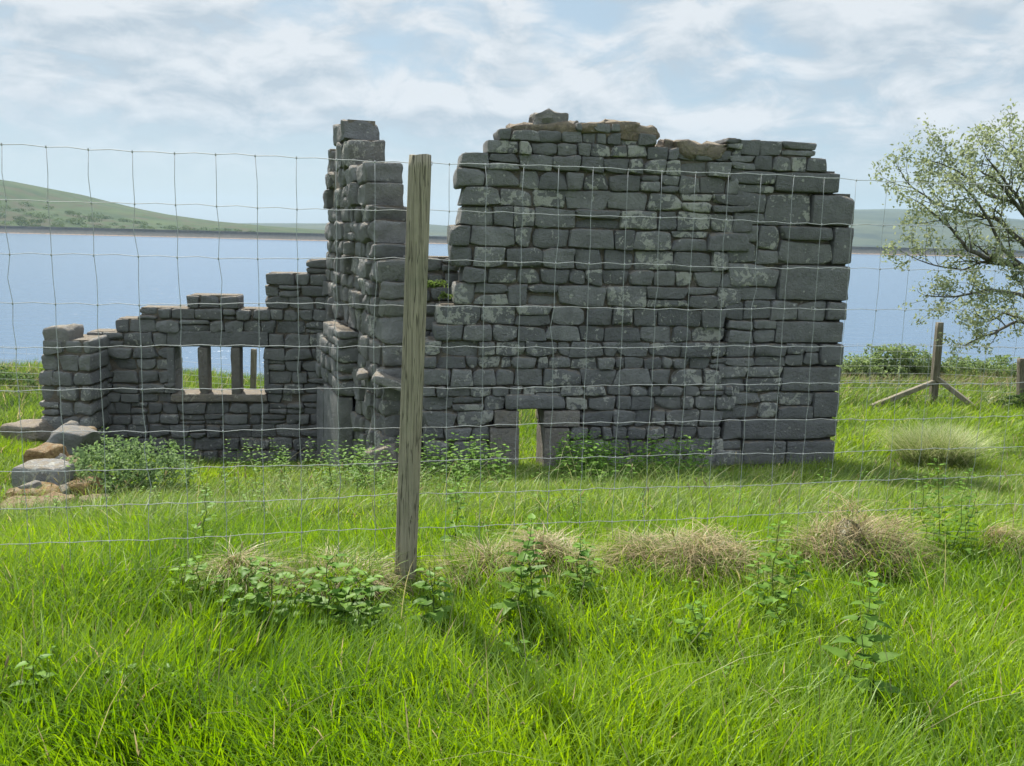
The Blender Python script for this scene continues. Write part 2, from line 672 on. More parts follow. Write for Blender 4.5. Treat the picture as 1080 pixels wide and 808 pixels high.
# woods along the foot of the hill
mb = MB()
for k in range(240):
    px = rng.uniform(-150, 270)
    t = max(0, (px + 150) / 420)
    Y = rng.uniform(735, 820)
    X = at(px, 240, Y)[0]
    s = rng.uniform(2, 4.6) * (1.15 - .6 * t)
    # height of the hill slope at this place
    tt = (Y - 705) / 295
    zt = prof_z([(-250, 172), (0, 189), (100, 213), (140, 222), (200, 231), (260, 237), (330, 242)], np.array([px]), 1000)[0]
    z = -9 + (zt + 9) * math.sin(tt * PI / 2) ** 1.15
    dk = rng.uniform(.6, 1.2)
    leaf_cloud(mb, np.array([X, Y, z + s * .3]), np.array([s * 1.7, s * 1.2, s * .6]), 150, s * .15,
               green_fn((.05 * dk, .075 * dk, .025 * dk), (.09 * dk, .12 * dk, .04 * dk)))
wd = mb.build('woodland', M_LEAF, None, False)
tag(wd, 'dark bushy woodland along the foot of the green hill', 'woodland', None, 'stuff')

# ------------------------------------------------------------------ walls
class Frame:
    def __init__(s, P0, P1):
        s.o = np.array([P0[0], P0[1], 0.0])
        e = np.array([P1[0] - P0[0], P1[1] - P0[1], 0.0])
        s.len = np.linalg.norm(e)
        s.e = e / s.len
        s.n = np.array([s.e[1], -s.e[0], 0.0])      # towards the viewer
        s.axes = np.stack([s.e, -s.n, np.array([0, 0, 1.0])])

    def uv(s, px, py):
        r = ray(px, py)
        t = np.dot(s.o - CAM, s.n) / np.dot(r, s.n)
        p = CAM + r * t
        return np.array([np.dot(p - s.o, s.e), p[2]])

    def pt(s, u, d, z):
        return s.o + s.e * u - s.n * d + np.array([0, 0, z])


def scan(poly, z):
    xs_ = []
    n = len(poly)
    for i in range(n):
        (x0, z0), (x1, z1) = poly[i], poly[(i + 1) % n]
        if (z0 <= z < z1) or (z1 <= z < z0):
            xs_.append(x0 + (x1 - x0) * (z - z0) / (z1 - z0))
    xs_.sort()
    return [(xs_[i], xs_[i + 1]) for i in range(0, len(xs_) - 1, 2)]


def cut(iv, holes, z):
    for (a, b, z0, z1) in holes:
        if z0 < z < z1:
            r = []
            for (l, rr) in iv:
                if b <= l or a >= rr:
                    r.append((l, rr))
                else:
                    if a - l > .03:
                        r.append((l, a))
                    if rr - b > .03:
                        r.append((b, rr))
            iv = r
    return iv


def courses(mb, fr, zl, poly, holes, th, wmin=1.1, wmax=2.6, jut=.02, r=(.02, .05), amp=.013, tone=(.15, .75), lich=.35, split=.18, gap=.008, shear=.09, core=True, earth=0.0, tall=.27):
    for k in range(len(zl) - 1):
        z0, z1 = zl[k], zl[k + 1]
        h = z1 - z0
        zm = z0 + h * .5
        for (L, R) in cut(scan(poly, zm), holes, zm):
            if core:
                cc = fr.pt((L + R) / 2, th / 2, zm)
                hx = (R - L) / 2 - .05
                if hx > .03:
                    P = np.array([[sx, sy, sz] for sx in (-1, 1) for sy in (-1, 1) for sz in (-1, 1)]) * np.array([hx, th / 2 - .06, h / 2 + .002])
                    Qc = [[0, 1, 3, 2], [4, 6, 7, 5], [0, 4, 5, 1], [2, 3, 7, 6], [0, 2, 6, 4], [1, 5, 7, 3]]
                    mb.add(cc + P @ fr.axes, Qc, None, (.15, .25, .2, 1))
            u = L
            while u < R - 1e-3:
                w = min(h, .24) * rng.uniform(wmin, wmax)
                if R - (u + w) < h * wmin * .7:
                    w = R - u
                    if w > h * wmax * 1.25:
                        w *= .5
                pieces = [(z0, z1)]
                if (rng.random() < split or h > tall and w < .5) and h > .11 and (w > h or h > tall):
                    f = rng.uniform(.36, .64)
                    pieces = [(z0, z0 + h * f), (z0 + h * f, z1)]
                for (a, b) in pieces:
                    j = rng.normal(0, jut)
                    wob = rng.uniform(-.006, .006, 2)
                    lc = np.clip(rng.beta(1.2, 2.6) * lich / .3, 0, 1.2)
                    stone(mb, fr.pt(u + w / 2 + wob[0], th / 2 - j / 2, (a + b) / 2 + wob[1]), (w / 2 - gap * rng.uniform(.3, 1), th / 2 + j / 2, (b - a) / 2 - gap * rng.uniform(.2, .9)),
                          fr.axes, rng.uniform(*r), amp, (rng.uniform(*tone), earth * rng.random(), lc, 1), shear)
                u += w


ruin = thing('ruined_cottage', 'roofless blackened stone cottage ruin with a tall gable, stepped chimney and empty mullioned window', 'ruin', tuple(at(440, 500, 11.0) * [1, 1, 0] + [0, 0, -1.3]))

# ---- gable wall facing the camera
FG = Frame(at(445, 490, 10.0), at(890, 487, 10.75))
gpoly_px = [(450, 520), (448, 470), (448, 450), (446, 440), (445, 420), (446, 400), (445, 382), (448, 368), (456, 358), (457, 344), (460, 338), (460, 322), (478, 320), (480, 300),
            (488, 298), (488, 283), (476, 281), (475, 262), (475, 241), (485, 238), (486, 218), (488, 214), (488, 199), (482, 196), (482, 179), (486, 177), (486, 163), (513, 160), (514, 148),
            (522, 147), (530, 134), (645, 133), (688, 143), (694, 150), (722, 154), (764, 158), (766, 150), (862, 154), (864, 167), (873, 168), (874, 181), (886, 182), (886, 203), (902, 206), (900, 240), (897, 300), (891, 340), (887, 390), (884, 440), (880, 487), (879, 520)]
gpoly = [tuple(FG.uv(*p)) for p in gpoly_px]
lv = [524, 503, 483, 465, 451, 433.5, 418.5, 407, 389, 376, 360, 343, 322, 299, 282, 260, 238, 217, 197, 178, 161, 147, 134, 124]
gz_l = [FG.uv(505, y)[1] for y in lv]


def rect(fr, x0, y0, x1, y1):
    """pixel rectangle -> (u0,u1,z0,z1) on a wall frame, at the rectangle's centre line"""
    ym, xm = (y0 + y1) / 2, (x0 + x1) / 2
    return (fr.uv(x0, ym)[0], fr.uv(x1, ym)[0], fr.uv(xm, y1)[1], fr.uv(xm, y0)[1])


quoins = [(857, 206, 902, 238), (879, 239.5, 900, 279), (822, 280, 896, 317), (872, 318.5, 893, 338), (818, 339, 890, 362), (865, 363, 889, 386), (825, 387, 887, 413),
          (858, 414, 885, 441), (783, 442, 883, 464), (783, 465, 828, 490), (829, 465, 880, 490)]
longs = [(818, 181.5, 886, 203)]
opening = rect(FG, 547.5, 431, 573, 520)
lint = rect(FG, 533, 416, 597, 432)
jambs = [(516, 451, 547.5, 505), (521, 433, 547.5, 450.5), (573, 433, 612, 450.5), (573, 451, 600, 505)]
holes = [rect(FG, *q) for q in quoins + longs + jambs] + [lint, opening]
# trim quoin holes so that neighbouring courses close up against them
mb = MB()
TH = .52
UR = FG.uv(776, 350)[0]
UE = FG.uv(940, 350)[0]
zlr = [FG.uv(850, y)[1] for y in (530, 508, 490, 464.5, 441.5, 413.5, 386.5, 362.5, 338.5, 318, 279.3, 239, 204.5, 181.5, 166, 150)]
left_edge = {}
for k in range(len(gz_l) - 1):
    a = UR + rng.uniform(-.14, .14)
    courses(mb, FG, gz_l[k:k + 2], gpoly, holes + [(a, UE, -9, 9)], TH, .85, 2.4, .02, (.008, .032), .010, (.12, .75), .5, .08, .005, .13)
for k in range(len(zlr) - 1):
    a = UR - rng.uniform(.06, .2)
    courses(mb, FG, zlr[k:k + 2], gpoly, holes + [(-9, a, -9, 9)], TH, .95, 2.2, .014, (.008, .03), .009, (.12, .7), .5, .14, .005, .12)
# solid heart of the wall behind the quoins
for q in quoins + longs + jambs:
    u0, u1, z0, z1 = rect(FG, *q)
    P = np.array([[sx_, sy_, sz_] for sx_ in (-1, 1) for sy_ in (-1, 1) for sz_ in (-1, 1)]) * np.array([(u1 - u0) / 2 + .02, TH / 2 - .09, (z1 - z0) / 2 + .025])
    if q[0] > 700:
        P[:, 0] -= .05
        mb.add(FG.pt((u0 + u1) / 2, TH / 2, (z0 + z1) / 2) + P @ FG.axes, [[0, 1, 3, 2], [4, 6, 7, 5], [0, 4, 5, 1], [2, 3, 7, 6], [0, 2, 6, 4], [1, 5, 7, 3]], None, (0, .15, 0, 1))
gable = mb.build('gable_wall', M_STONE, ruin)


def sharp(o, a=32):
    o.data.set_sharp_from_angle(angle=math.radians(a))
    return o


def dressed(name, fr, rc, th, parent, tone=.45, amp=.008, r=.02, lich=.15, d0=-.012, earth=0, shear=.015, chips=1):
    b = MB()
    u0, u1, z0, z1 = rc
    stone(b, fr.pt((u0 + u1) / 2, th / 2 + d0 / 2, (z0 + z1) / 2), ((u1 - u0) / 2 - .004, (th - d0) / 2, (z1 - z0) / 2 - .004), fr.axes, r, amp, (tone, earth, lich, 1), shear, .5, .004, chips)
    return sharp(b.build(name, M_STONE, parent))


sharp(gable)
for q in quoins + longs:
    dressed('quoin_stone', FG, rect(FG, *q), TH, gable, rng.uniform(.2, .45), .009, .022, rng.uniform(.05, .3), rng.uniform(-.03, 0))
dressed('lintel', FG, lint, TH, gable, .55, .012, .03, .25, -.03)
for q in jambs:
    dressed('opening_jamb', FG, rect(FG, *q), TH, gable, rng.uniform(.7, .85), .006, .014, .1, -.025, .2, .004, 0)
# earth and rubble lying on the wall head
mb = MB()
for (x0, y0, x1, y1, e, dd, hd) in [(564, 116, 600, 137, .25, .25, .2), (540, 129, 600, 140, .8, .28, .24), (585, 128, 640, 142, .85, .27, .26), (625, 127, 680, 146, .9, .28, .26), (664, 133, 698, 150, .8, .28, .24),
                                    (716, 150, 765, 168, .75, .2, .2), (700, 147, 735, 158, .6, .3, .2), (742, 150, 768, 160, .7, .2, .2), (600, 127, 612, 134, .3, .2, .12), (640, 126, 662, 134, .6, .3, .15)]:
    u0, u1, z0, z1 = rect(FG, x0, y0, x1, y1)
    stone(mb, FG.pt((u0 + u1) / 2, dd, (z0 + z1) / 2), ((u1 - u0) / 2, hd, (z1 - z0) / 2), FG.axes, .05, .035, (.6, e * .5, .4, 1), .25, .8, .03, 10)
sharp(mb.build('rubble_capping', M_STONE, gable))

# ---- cross wall with the chimney, running back from the gable
Fp, Bp = at(402, 440, 10.35), at(344, 440, 14.0)
FX = Frame(Bp, Fp)
cpx = [(343, 520), (343, 170), (350, 169), (350, 134), (363, 135), (364, 147), (367, 146), (368, 169), (383, 171), (385, 216), (390, 216), (390, 234), (393, 234), (393, 256), (397, 257), (397, 271), (401, 272), (402, 300), (402, 520)]
cpoly = [tuple(FX.uv(*p)) for p in cpx]
lo, hi = FX.uv(372, 512)[1], FX.uv(350, 133)[1]
zl = [lo]
z_st = FX.uv(390, 273)[1]
while zl[-1] < z_st - .12:
    zl.append(zl[-1] + rng.uniform(.16, .3))
zl[-1] = z_st
zl += [FX.uv(390, y)[1] for y in (256.5, 234, 216)] + [FX.uv(384, 192)[1], FX.uv(384, 170)[1], FX.uv(366, 147)[1], hi]
mb = MB()
courses(mb, FX, zl, cpoly, [], .49, .7, 1.9, .03, (.012, .05), .026, (.25, .8), .4, .07, .006, .2, True, .06, 9)
cross = sharp(mb.build('chimney_wall', M_STONE, ruin))

# ---- low return between chimney wall and gable, dark face with the old doorway head
FR = Frame(at(403, 440, 10.45), at(486, 440, 10.62))
rpoly = [tuple(FR.uv(*p)) for p in [(403, 520), (402, 405), (421, 404), (425, 300), (426, 272), (486, 270), (488, 300), (489, 520)]]
lo, hi = FR.uv(440, 512)[1], FR.uv(450, 271)[1]
zl = list(np.linspace(lo, hi, 17))
mb = MB()
courses(mb, FR, zl, rpoly, [], .5, 1.1, 2.4, .02, (.02, .05), .015, (.15, .6), .3, .15, .009, .13)
sharp(mb.build('return_wall', M_STONE, ruin))
b = MB()
p0, p1 = at(396, 396, 10.25), at(428, 409, 10.3)
stone(b, (p0 + p1) / 2, (.21, .16, .05), np.array([[.93, .1, -.33], [-.1, .99, 0], [.33, 0, .94]]), .02, .01, (.9, .1, .8, 1), .1)
b.build('door_lintel', M_STONE, ruin)
b = MB()
p0 = at(383, 395, 10.9)
stone(b, p0, (.07, .2, .05), FG.axes, .03, .012, (.7, .1, .5, 1), .1)
b.build('corbel_stone', M_STONE, ruin)

# ---- fireplace pier against the chimney wall
off = FX.n * .22


def on_line(px):      # point on the pier's left face at a pixel column
    r = ray(px, 430)
    o = FX.o + off
    t = np.dot(o - CAM, FX.n) / np.dot(r, FX.n)
    p = CAM + r * t
    return p


FP = Frame(on_line(333), on_line(357))
mb = MB()
ppx = [(333, 412), (333, 360), (336, 347), (357, 345), (357, 412)]
ppoly = [tuple(FP.uv(*p)) for p in ppx]
courses(mb, FP, list(np.linspace(FP.uv(350, 412)[1], FP.uv(350, 345)[1], 5)), ppoly, [], .30, 1.2, 2.6, .012, (.02, .04), .012, (.4, .8), .4, .1, .008, .08)
fp = mb.build('fireplace_pier', M_STONE, ruin)
u0, u1 = FP.uv(341, 440)[0], FP.uv(357, 440)[0]
dressed('fireplace_jamb', FP, (u0, u1 - .01, FP.uv(350, 500)[1], FP.uv(350, 413)[1]), .2, fp, .75, .008, .02, .3, 0)
dressed('fireplace_jamb', FP, (FP.uv(333.5, 440)[0], u0 - .05, FP.uv(340, 500)[1], FP.uv(340, 413)[1]), .12, fp, .55, .01, .02, .3, -.0)

# ---- window wall at the back of the roofless room
FWn = Frame(at(90, 440, 13.55), at(345, 440, 14.0))
wpx = [(90, 525), (90, 358), (115, 354), (117, 347), (121, 346), (121, 336), (144, 336), (145, 325), (168, 325), (169, 324), (196, 324), (197, 311), (252, 311), (253, 328), (279, 328),
       (280, 287), (322, 287), (323, 271), (346, 271), (346, 525)]
wpoly = [tuple(FWn.uv(*p)) for p in wpx]
win = rect(FWn, 184.5, 366.5, 278, 415)
wl = [525, 508, 492, 476, 462, 448, 437, 425, 415, 404, 391, 379, 366.5, 351, 337, 325, 311, 299, 286, 271]
zl = [FWn.uv(180, y)[1] for y in wl]
wlint = rect(FWn, 176, 349, 283, 366.5)
wsill = rect(FWn, 180, 415, 282, 424)
mb = MB()
courses(mb, FWn, zl, wpoly, [win, wlint, wsill], .5, .9, 2.4, .022, (.012, .04), .012, (.15, .7), .3, .25, .006, .13)
ww = sharp(mb.build('window_wall', M_STONE, ruin))
dressed('window_lintel', FWn, wlint, .5, ww, .25, .008, .02, .1, -.01)
dressed('window_sill', FWn, wsill, .5, ww, .7, .01, .02, .5, -.04, .25)
for (x0, x1) in ((209, 220), (243.5, 254)):
    u0, u1, z0, z1 = rect(FWn, x0, 366.5, x1, 419)
    dressed('window_mullion', FWn, (u0, u1, win[2] - .015, z1), .26, ww, .3, .004, .012, .05, -.02, .15)
for (x0, x1) in ((176, 184.5), (278, 284)):
    dressed('window_jamb', FWn, rect(FWn, x0, 367, x1, 415), .5, ww, .3, .006, .015, .1, -.015)
# pier at the left end, returning towards the camera
FL = Frame(at(41, 440, 12.85), at(97, 440, 12.9))
lpx = [(42, 525), (41, 440), (41, 372), (44, 371), (44, 346), (73, 346), (73.5, 359), (96, 359), (97, 525)]
lpoly = [tuple(FL.uv(*p)) for p in lpx]
ll = [525, 508, 488, 472, 457, 439, 424, 407, 392, 374, 359]
mb = MB()
courses(mb, FL, [FL.uv(65, y)[1] for y in ll], lpoly, [], .85, .9, 1.7, .03, (.02, .06), .018, (.3, .8), .4, .08, .008, .16)
u0, u1, z0, z1 = rect(FL, 44, 346, 73, 371)
stone(mb, FL.pt((u0 + u1) / 2, .3, (z0 + z1) / 2), ((u1 - u0) / 2, .27, (z1 - z0) / 2), FL.axes, .07, .03, (.6, .1, .5, 1), .14)
sharp(mb.build('end_pier', M_STONE, ruin))

# ------------------------------------------------------------------ fallen stones
def boulder(label, x0, y0, x1, y1, Y, depth, tone, earth, lich, rot=0.0, r=.06, amp=.03):
    a, b2 = at(x0, y1, Y), at(x1, y0, Y)
    c = (a + b2) / 2
    h = np.array([abs(b2[0] - a[0]) / 2, depth / 2, abs(b2[2] - a[2]) / 2])
    mb = MB()
    cr, sr = math.cos(rot), math.sin(rot)
    c = c.copy()
    c[1] += depth / 2
    ax = np.array([[cr, 0, sr], [.1, 1, 0], [-sr, 0, cr]])
    stone(mb, c, h, ax, min(r, .045), amp * .9, (tone, earth, lich, 1), .2, .6, .012, 10)
    o = sharp(mb.build('fallen_stone', M_STONE, None, True, origin=(c[0], c[1], c[2] - h[2])))
    tag(o, label, 'stone', 'stones fallen from the collapsed side wall')
    return o


boulder('rounded dark grey boulder leaning against the foot of the end pier', 51, 457, 84, 484, 11.2, .5, .45, 0, .35, -.15, .1, .03)
boulder('small pointed grey stone perched behind the rounded dark boulder', 61, 449, 76, 463, 11.7, .25, .6, 0, .3, .3)
boulder('orange mossy stone beside the rounded dark boulder on its right', 74, 453, 92, 464, 11.6, .3, .6, .75, .2)
boulder('brown mossy hummock stone just behind the pale grey slab', 27, 476, 53, 499, 10.2, .4, .5, .9, .1, .1, .12, .03)
boulder('flat pale grey slab with sunlit top at the rubble heap', 13, 495, 61, 519, 9.5, .45, .95, 0, .75, -.04, .04, .015)
boulder('dark shaded block propping up the pale grey slab', 36, 517, 62, 540, 9.3, .4, .3, .05, .1)
boulder('orange brown mossy stone to the right of the shaded block', 60, 512, 91, 533, 9.5, .4, .55, .9, .2, .05, .1, .03)
boulder('broad ginger mossy stone to the left of the shaded block', 0, 520, 47, 546, 9.0, .45, .5, .95, .1, .06, .11, .03)
boulder('low flat mossy stone nearest the fence, lichen spotted', -20, 536, 62, 560, 8.5, .5, .6, .8, .5, .03, .1, .03)
boulder('pale flat stone lying in grass left of the end pier', 0, 450, 40, 466, 12.2, .5, .85, .35, .5, 0, .07, .03)
boulder('tilted pale slab lying at the foot of the doorway behind the post', 384, 475, 421, 500, 10.0, .4, .8, .2, .6, .3, .04, .02)

for (lab, a) in [
    ('small grey broken stone on top of the ginger mossy stone', (18, 512, 34, 524, 9.1, .2, .75, .1, .5, .3, .03, .012)),
    ('small orange stone wedged between pale slab and end pier', (60, 486, 78, 500, 10.4, .25, .5, .8, .3, -.3, .04, .015)),
    ('whitish lichen covered chip at the very left of the rubble', (2, 540, 22, 552, 8.6, .2, 1.0, .1, .9, .2, .03, .01)),
    ('flat brown stone half sunk in grass right of the rubble', (78, 528, 104, 540, 9.2, .3, .6, .6, .3, -.1, .05, .015)),
    ('narrow grey stone leaning between the mossy hummock and dark boulder', (50, 480, 62, 497, 10.3, .2, .65, .1, .4, .5, .03, .012))]:
    boulder(lab, *a)

# ------------------------------------------------------------------ grass
def shade_cols(n, x, y, c_lo, c_hi, straw, straw_p):
    t = np.clip(.5 + .55 * fbm2(x, y, .9, 3, 7.7) + rng.normal(0, .22, n), 0, 1)[:, None]
    c = np.array(c_lo) * (1 - t) + np.array(c_hi) * t
    sp = rng.random(n) < straw_p
    st = np.array(straw) * rng.uniform(.7, 1.15, n)[:, None]
    c[sp] = st[sp]
    return c


def blades(mb, x, y, h, w, lean, bend, col, z=None, bias=(.15, 0), rows=4):
    n = len(x)
    z = gz(x, y) if z is None else z
    base = np.stack([x, y, z - .01], 1)
    az = rng.uniform(0, 2 * PI, n)
    wx_ = fbm2(x, y, .8, 2, 21.0) * 1.3
    wy_ = fbm2(x, y, .8, 2, 37.0) * 1.3
    ld = np.stack([np.cos(az) + bias[0] + wx_, np.sin(az) + bias[1] + wy_, np.zeros(n)], 1)
    ld /= np.linalg.norm(ld, axis=1)[:, None] + 1e-9
    wa = az + PI / 2 + rng.normal(0, .5, n)
    wd_ = np.stack([np.cos(wa), np.sin(wa), np.zeros(n)], 1)
    ts = np.linspace(0, 1, rows)
    parts = []
    for k, t in enumerate(ts):
        hor = (lean * t + bend * t * t) * h
        ver = h * (t - .42 * np.clip(bend, 0, 1.6) * t * t * t)
        P = base + ld * hor[:, None] + np.array([0, 0, 1.0]) * ver[:, None]
        if k < rows - 1:
            ww_ = (w * (1 - t ** 1.6) * (.75 + .5 * min(t * 3, 1) * .5))[:, None]
            parts += [P - wd_ * ww_, P + wd_ * ww_]
        else:
            parts += [P]
    nv = 2 * (rows - 1) + 1
    V = np.stack(parts, 1).reshape(-1, 3)
    k = np.arange(n)[:, None] * nv
    Q = np.concatenate([k + np.array([2 * r_, 2 * r_ + 1, 2 * r_ + 3, 2 * r_ + 2]) for r_ in range(rows - 2)])
    T = k + np.array([nv - 3, nv - 2, nv - 1])
    C = np.concatenate([np.repeat(col, nv, axis=0), np.ones((n * nv, 1))], 1)
    mb.add(V, Q, T, C)


def scatter(y0, y1, dens, margin=.9):
    A = .60 * (y1 * y1 - y0 * y0) + 2 * margin * (y1 - y0)
    n = int(A * dens)
    y = np.sqrt(rng.uniform(y0 * y0, y1 * y1, n))
    x = rng.uniform(-1, 1, n) * (.60 * y + margin)
    return x, y


LUSH_LO, LUSH_HI = (.10, .195, .014), (.255, .37, .024)
STRAW = (.36, .30, .17)
mbg = MB()


def fence_y(x):
    return 4.134 + .2 * x


def patch(y0, y1, dens, hm, wm, straw_p, rows, thr=-.5, keep=None, lo=LUSH_LO, hi=LUSH_HI, hs=.3, lean=(.05, .35), bend=(.1, .8), bias=(.35, 0)):
    x, y = scatter(y0, y1, dens)
    cl = fbm2(x, y, .45, 2, 1.1)
    ok = cl > thr + rng.normal(0, .25, len(x)) * .6
    if keep is not None:
        ok &= keep(x, y)
    x, y, cl = x[ok], y[ok], cl[ok]
    n = len(x)
    big = fbm2(x, y, 1.3, 2, 4.4)
    h = hm * (1 + hs * big + .25 * cl) * rng.uniform(.55, 1.15, n)
    for (bx_, by_, br_) in ((-4.75, 9.0, .55), (-4.6, 9.6, .5), (-4.5, 8.5, .7), (-5.1, 8.9, .5), (-4.6, 10.3, .5)):
        h = h * (1 - .8 * np.exp(-((x - bx_) ** 2 + (y - by_) ** 2) / (br_ * br_)))
    h = h * (1 - .78 * np.exp(-((x + .49) ** 2 + (y - 3.72) ** 2) / .13))
    w = wm * rng.uniform(.6, 1.3, n)
    blades(mbg, x, y, h, w, rng.uniform(*lean, n), rng.uniform(*bend, n), shade_cols(n, x, y, lo, hi, STRAW, straw_p), None, bias, rows)


# mown-free verge in front of the fence
patch(1.7, 5.2, 5200, .10, .0044, .03, 3, thr=-2, bend=(.05, .6))
patch(5.2, 9.5, 1500, .08, .0060, .03, 3, thr=-2, bend=(.05, .6))
patch(1.7, 3.0, 4500, .23, .0042, .015, 5, bend=(.05, .6), bias=(.1, 0))
patch(3.0, 5.2, 4300, .20, .0043, .02, 4, bend=(.05, .65), bias=(.15, 0))
# rougher sward behind it
MID = dict(lo=(.10, .175, .020), hi=(.245, .335, .040))
patch(5.2, 6.6, 2500, .22, .0054, .04, 4, **MID)
patch(6.6, 8.6, 2600, .155, .0056, .05, 4, **MID)
patch(8.6, 11, 2000, .14, .0062, .04, 4, **MID)
patch(11, 15, 800, .2, .0085, .05, 3, **MID)
patch(15, 22, 380, .30, .011, .10, 3, lo=(.075, .13, .022), hi=(.18, .25, .045))
# taller tufts of coarse grass here and there
for k in range(230):
    cy_k = math.sqrt(rng.uniform(3.6 ** 2, 11 ** 2))
    cx_k = rng.uniform(-1, 1) * (.6 * cy_k + .6)
    n = int(rng.integers(25, 80))
    sp = rng.uniform(.05, .16)
    x, y = cx_k + rng.normal(0, sp, n), cy_k + rng.normal(0, sp, n)
    t_ = rng.random() * .8 + .1
    cc_ = (np.array((.10, .17, .03)) * (1 - t_) + np.array((.25, .31, .07)) * t_) * rng.uniform(.75, 1.15, n)[:, None]
    hk = rng.uniform(.18, .36)
    blades(mbg, x, y, hk * rng.uniform(.5, 1.15, n), np.full(n, .0036), rng.uniform(.05, .5, n), rng.uniform(.2, 1.1, n), cc_, None, (.5, 0), 5)
# long pale flowering stems
x, y = scatter(2.2, 9, 9)
n = len(x)
blades(mbg, x, y, rng.uniform(.35, .6, n), np.full(n, .0022), rng.uniform(.1, .5, n), rng.uniform(.2, .9, n), np.array((.27, .25, .12)) * rng.uniform(.7, 1.2, n)[:, None], None, (.4, 0), 5)
# seed heads and plantain heads on some of the taller stems
x, y = scatter(2.2, 7, 2.6)
for a, b in zip(x, y):
    h = rng.uniform(.26, .45)
    z0 = g1(a, b)
    tx, ty = rng.normal(0, .05, 2)
    cc_ = np.array((.30, .26, .15)) * rng.uniform(.6, 1.2)
    tube(mbg, [(a, b, z0), (a + tx * .4, b + ty * .4, z0 + h * .55), (a + tx, b + ty, z0 + h)], [.0014, .0012, .001], 3, (*(cc_ * .8), 1), False)
    L_ = rng.uniform(.018, .04)
    tube(mbg, [(a + tx * (1 + t * .2), b + ty * (1 + t * .2), z0 + h + L_ * t) for t in (0, .3, .7, 1)], [.0015, .004, .0035, .001], 5, (*(cc_ * 1.3), 1), False)
meadow = mbg.build('meadow_grass', M_GRASS, None, False)
tag(meadow, 'lush bright green meadow grass around the fence and ruin', 'grass', None, 'stuff')

# tawny bents along the top of the bank
mb = MB()
for (x0, x1, y0, y1, n) in ((5.6, 13.5, 17.2, 19.2, 5200), (-14, -7.5, 17.5, 20, 2200)):
    x, y = rng.uniform(x0, x1, n), rng.uniform(y0, y1, n)
    blades(mb, x, y, rng.uniform(.14, .36, n), np.full(n, .009), rng.uniform(.05, .4, n), rng.uniform(.1, .7, n),
           np.array((.27, .23, .13)) * rng.uniform(.55, 1.15, n)[:, None], None, (.3, 0), 3)
tag(mb.build('dry_grass', M_STRAW, None, False), 'tawny dry grass along the edge of the bank above the lake', 'grass', None, 'stuff')


# ------------------------------------------------------------------ tussocks
def tussock(label, px, py, wpx, hpx, Y, straw=.78, rush=False, name='dry_tussock', group='straw coloured tussocks along the fence line'):
    c = at(px, py, Y)
    X = c[0]
    z = g1(X, Y)
    s = Y / F_PX
    rx, hh = wpx * s / 2, hpx * s * (1 if rush else .74)
    mb = MB()
    n = int(1500 + 1700 * rx / .35)
    a, rr = rng.uniform(0, 2 * PI, n), np.sqrt(rng.uniform(0, 1, n))
    ox, oy = np.cos(a) * rr, np.sin(a) * rr
    dome = np.sqrt(np.clip(1 - rr ** 2, 0, 1))
    lump = 1 + .8 * vnoise(np.stack([ox * rx / .14 + X * 3, oy * 1.3, np.zeros(n)], 1))
    if rush:
        x, y = X + ox * rx * .62, Y + oy * rx * .5
        h = hh * rng.uniform(.8, 1.5, n)
        col = np.where((rng.random(n) < straw)[:, None], np.array((.40, .41, .21)), np.array((.16, .24, .05))) * rng.uniform(.7, 1.2, n)[:, None]
        blades(mb, x, y, h, np.full(n, .003), rng.uniform(.05, .7, n), rng.uniform(.1, 1.0, n), col, None, (.25, 0), 5)
    else:
        x, y = X + ox * rx, Y + oy * min(rx, .3) * .8
        zb = gz(x, y) + hh * dome * np.maximum(lump, .2) * rng.uniform(.1, .85, n)
        ln = rng.uniform(.05, .15, n)
        col = np.where((rng.random(n) < straw)[:, None], np.array((.39, .31, .175)), np.array((.13, .19, .035))) * rng.uniform(.5, 1.25, n)[:, None]
        # long dead leaves combed over and hanging down the side
        blades(mb, x, y, ln, np.full(n, .0022), rng.uniform(.2, .8, n), rng.uniform(1.0, 2.0, n), col, zb, (.2, -.5), 5)
        g_ = int(n * .2)
        xg, yg = X + rng.normal(0, .55, g_) * rx, Y + rng.normal(0, .2, g_) - .06
        cg = np.array((.10, .19, .018)) + (np.array((.22, .32, .03)) - np.array((.10, .19, .018))) * rng.random(g_)[:, None]
        blades(mb, xg, yg, rng.uniform(.12, .30, g_), np.full(g_, .0042), rng.uniform(.05, .5, g_), rng.uniform(.1, .8, g_), cg, None, (.2, -.1), 5)
        # matted body of the hummock
        th = np.linspace(0, 2 * PI, 25)[:-1]
        V, Q = [], []
        for k, t in enumerate(np.linspace(0, 1, 7)):
            rad = math.cos(t * PI / 2)
            v = np.stack([X + np.cos(th) * rx * rad, Y + np.sin(th) * min(rx, .3) * .8 * rad, np.full(24, 0.0)], 1)
            lm = 1 + .8 * vnoise(np.stack([np.cos(th) * rad * rx / .14 + X * 3, np.sin(th) * rad * 1.3, np.zeros(24)], 1))
            v[:, 2] = z - .05 + hh * .72 * math.sin(t * PI / 2) * lm
            V.append(v)
        V = np.concatenate(V)
        for k in range(6):
            for j in range(24):
                Q.append((k * 24 + j, k * 24 + (j + 1) % 24, (k + 1) * 24 + (j + 1) % 24, (k + 1) * 24 + j))
        mb.add(V, Q, None, (.10, .085, .04, 1))
    o = mb.build(name, M_STRAW, None, False, origin=(X, Y, z))
    tag(o, label, 'tussock', group)
    return o


